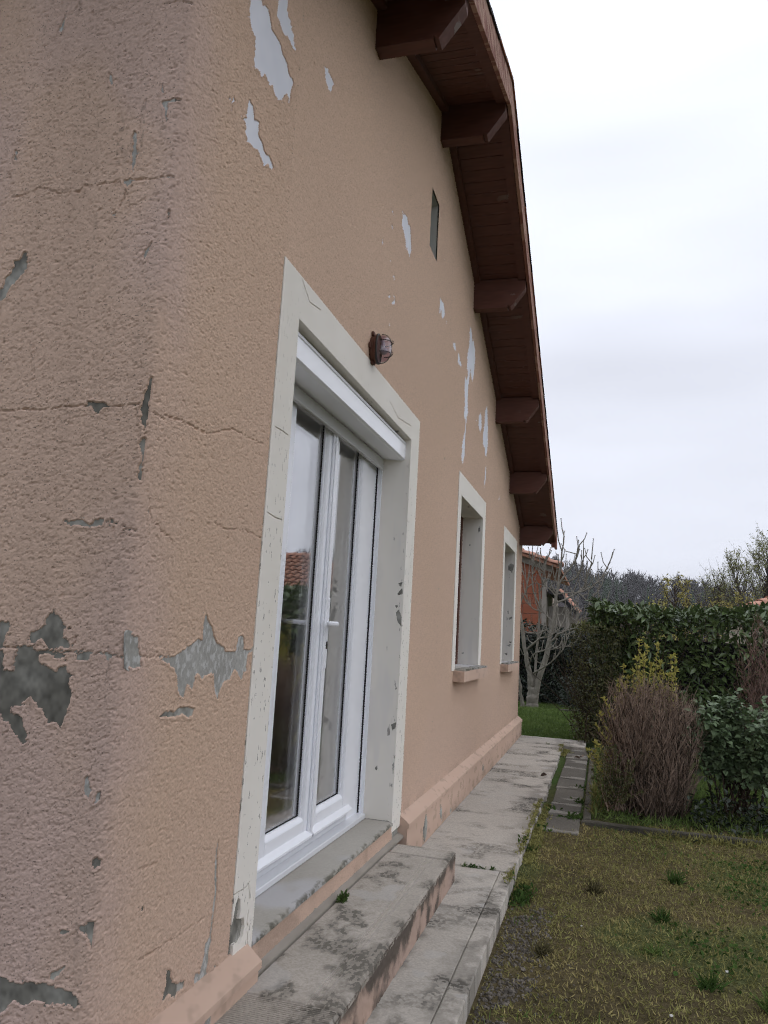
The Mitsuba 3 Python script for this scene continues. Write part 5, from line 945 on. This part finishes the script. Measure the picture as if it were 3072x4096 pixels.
leafy_tree('poplar_tree', 'slender forked tree with sparse young leaves left of the tallest one', 'tree', 7.7, 41.0, 5.4, 1.1, 70, 2200, 'm_spring', 92, (.06, .12), .11, 2.2)
leafy_tree('poplar_tree', 'sparse greyish young tree at the left of the poplar group', 'tree', 6.5, 42.0, 4.6, 1.0, 60, 1500, 'm_spring', 93, (.05, .11), .10, 2.2)
leafy_tree('poplar_tree', 'leafy tree partly beyond the right edge behind the others', 'tree', 10.6, 45.0, 6.9, 1.5, 80, 3000, 'm_spring', 94, (.06, .13), .13, 2.0)
leafy_tree('budding_tree', 'small tree with yellow-green buds rising just above the hedge', 'tree', 2.75, 19.5, 2.75, .58, 36, 1300, 'm_budding', 95, (.04, .09), .05, 1.3)
leafy_tree('budding_tree', 'low orange-tinged budding tree behind the hedge right of the taller one', 'tree', 3.75, 21.5, 2.25, .8, 40, 900, 'm_budding', 96, (.04, .08), .05, 1.1)
leafy_tree('budding_tree', 'spreading yellow-green budding tree in front of the poplars', 'tree', 6.4, 33.0, 3.0, 1.2, 46, 1500, 'm_budding', 97, (.05, .11), .08, 1.1)
leafy_tree('budding_tree', 'low yellowish bush just over the middle of the hedge top', 'shrub', 2.05, 17.5, 2.10, .5, 30, 900, 'm_yellow', 98, (.04, .08), .03, 1.2)

# wooded hill with bare trees
def ridge(az):
    a = np.degrees(az); e = np.interp(a, [-60, -20, -6, -2.3, 0, 2, 4, 5.6, 7, 9.5, 14, 25, 50, 90], [4.9, 4.8, 4.5, 4.15, 3.95, 3.70, 3.45, 3.30, 3.10, 3.15, 3.5, 4.1, 4.0, 3.8])
    return np.tan(np.radians(e)) * 330 + 1.27 + 3.0 * (meshkit.noise(np.stack([a * .7, 0 * a, 0 * a], -1)) - .5)
az, rr = np.radians(np.linspace(-60, 90, 260)), np.concatenate([[70, 95, 120], np.linspace(145, 330, 30), [360, 420, 520]])
AZ, RR = np.meshgrid(az, rr, indexing='ij'); prof_h = np.interp(RR, [70, 120, 160, 330, 360, 520], [0, .0, .06, 1.0, 1.0, .8]) ** 1.0
def hill_z(AZ, RR):
    w = np.interp(RR, [70, 120, 170, 330, 360, 520], [0, .0, .10, 1.0, 1.0, .8])
    n = meshkit.fbm(np.stack([RR * np.sin(AZ) * .02, RR * np.cos(AZ) * .02, 0 * AZ], -1), 3) - .5
    return -.3 + w * ridge(AZ) + w * 5 * n * np.clip((330 - RR) / 60, 0, 1)
put('hill', trimesh.Trimesh(np.stack([RR * np.sin(AZ), RR * np.cos(AZ), hill_z(AZ, RR)], -1).reshape(-1, 3), tri(quads(len(az), len(rr)).reshape(-1, 4)), process=False), 'm_hill', smooth=True, kind='structure')
def twiggy(g, n=34, w=.42, thin=.018):
    """One bare tree of unit height: a trunk and fans of thin pointed branches."""
    v, f = [], []
    def tri_br(a, b, wd):
        a, b = np.array(a), np.array(b); s = np.cross(b - a, g.normal(size=3)); s /= np.linalg.norm(s) + 1e-9; o = len(v)
        v.extend([a - s * wd, a + s * wd, b]); f.append((o, o + 1, o + 2))
    tri_br((0, 0, 0), (0, 0, .8), .022)
    for k in range(n):
        t = g.uniform(.22, .85); a = g.uniform(0, 6.28); L = w * (1.1 - .8 * t) * g.uniform(.6, 1.2); b = np.array([0, 0, t * .8]); d = np.array([math.cos(a), math.sin(a), g.uniform(.7, 1.7)]); e = b + d / np.linalg.norm(d) * L * 1.4
        tri_br(b, e, thin)
        for j in range(3): c = b + (e - b) * g.uniform(.4, .9); tri_br(c, c + g.normal(0, .07, 3) + [0, 0, .09], thin * .8)
    return np.array(v), np.array(f)
g = np.random.default_rng(111)
protos = [twiggy(g) for _ in range(5)]
def forest(n, az_r, r_r, hr, mat, name, lab, sel=None, protos=protos, wide=1.0, cat_='forest'):
    ms = []
    A, R_ = np.radians(g.uniform(*az_r, n)), np.sqrt(g.uniform(r_r[0] ** 2, r_r[1] ** 2, n))
    if sel is not None: k = sel(A, R_); A, R_ = A[k], R_[k]
    Z = hill_z(A, R_) - .5; Hh = g.uniform(*hr, len(A)); which = g.integers(0, len(protos), len(A)); rot = g.uniform(0, 6.28, len(A))
    for q, (bv, bf) in enumerate(protos):
        k = np.nonzero(which == q)[0]; c, s = np.cos(rot[k]), np.sin(rot[k])
        X = (bv[None, :, 0] * c[:, None] - bv[None, :, 1] * s[:, None]) * Hh[k, None] * wide + (R_[k] * np.sin(A[k]))[:, None]; Y = (bv[None, :, 0] * s[:, None] + bv[None, :, 1] * c[:, None]) * Hh[k, None] * wide + (R_[k] * np.cos(A[k]))[:, None]
        V = np.stack([X, Y, bv[None, :, 2] * Hh[k, None] + Z[k, None]], -1).reshape(-1, 3); ms.append(trimesh.Trimesh(V, (bf[None] + (np.arange(len(k)) * len(bv))[:, None, None]).reshape(-1, 3), process=False))
    put(name, cat(ms), mat, label=lab, category=cat_, kind='stuff')
forest(800, (-9, 34), (165, 335), (5, 8), 'm_wood_far', 'bare_woodland', 'bare grey-brown woodland covering the distant hill')
forest(230, (-7, 22), (326, 338), (7, 14), 'm_wood_far', 'bare_woodland', 'row of bare trees standing along the crest of the hill')
forest(320, (-8, 6), (80, 160), (3.5, 6.5), 'm_wood_far_b', 'bare_thicket', 'brown leafless thicket between hedge and hill', wide=1.2, cat_='thicket')
cone = []
for k in range(3):
    m = []
    for t in np.linspace(0, 1, 9):
        for a in np.linspace(0, 6.28, 9)[:-1]:
            a += g.uniform(-.3, .3); r = .26 * (1 - t) + .03; z = .12 + t * .8; m += [((0, 0, z + .14), (math.cos(a - .35) * r, math.sin(a - .35) * r, z - .05 + g.uniform(-.04, .04)), (math.cos(a + .35) * r, math.sin(a + .35) * r, z - .05))]
    v = np.array(m).reshape(-1, 3); cone.append((v, np.arange(len(v)).reshape(-1, 3)))
forest(130, (-9, 30), (200, 330), (6, 9), 'm_conifer', 'evergreen_woodland', 'scattered dark evergreens on the wooded hill', protos=cone)
forest(60, (-6, 1.5), (318, 336), (6, 9), 'm_conifer', 'evergreen_woodland', 'dark evergreens on the left part of the hill crest', protos=cone)

# ------------------------------------------------------------------ the air: thin haze over the valley
scene['haze_air'] = {'type': 'homogeneous', 'albedo': {'type': 'rgb', 'value': [0.95, 0.95, 0.96]}, 'sigma_t': 0.0004}
scene['haze'] = {'type': 'cube', 'to_world': T().translate([0, 0, 24.0]).scale([1700, 1700, 27.0]), 'bsdf': {'type': 'null'}, 'interior': {'type': 'ref', 'id': 'haze_air'}}
tag('haze', kind='stuff')
scene['camera']['medium'] = {'type': 'ref', 'id': 'haze_air'}

GROUPS = {'poplar_tree': 'slender trees with new leaves beyond the hedge', 'budding_tree': 'budding trees just behind the hedge', 'grass_tuft': 'grass tufts in the lawn', 'stone': 'loose stones beside the path and in the lawn',
          'dead_leaf': 'dead leaves on the paving', 'bare_shrub': 'bare twiggy shrubs', 'weed_patch': 'weed patches in the lawn', 'evergreen_shrub': 'evergreen growth round the bare bush'}
for key in list(labels):
    base = key[:-4] if key[-4:-3] == '_' and key[-3:].isdigit() else key
    if base in GROUPS: labels[key]['group'] = GROUPS[base]
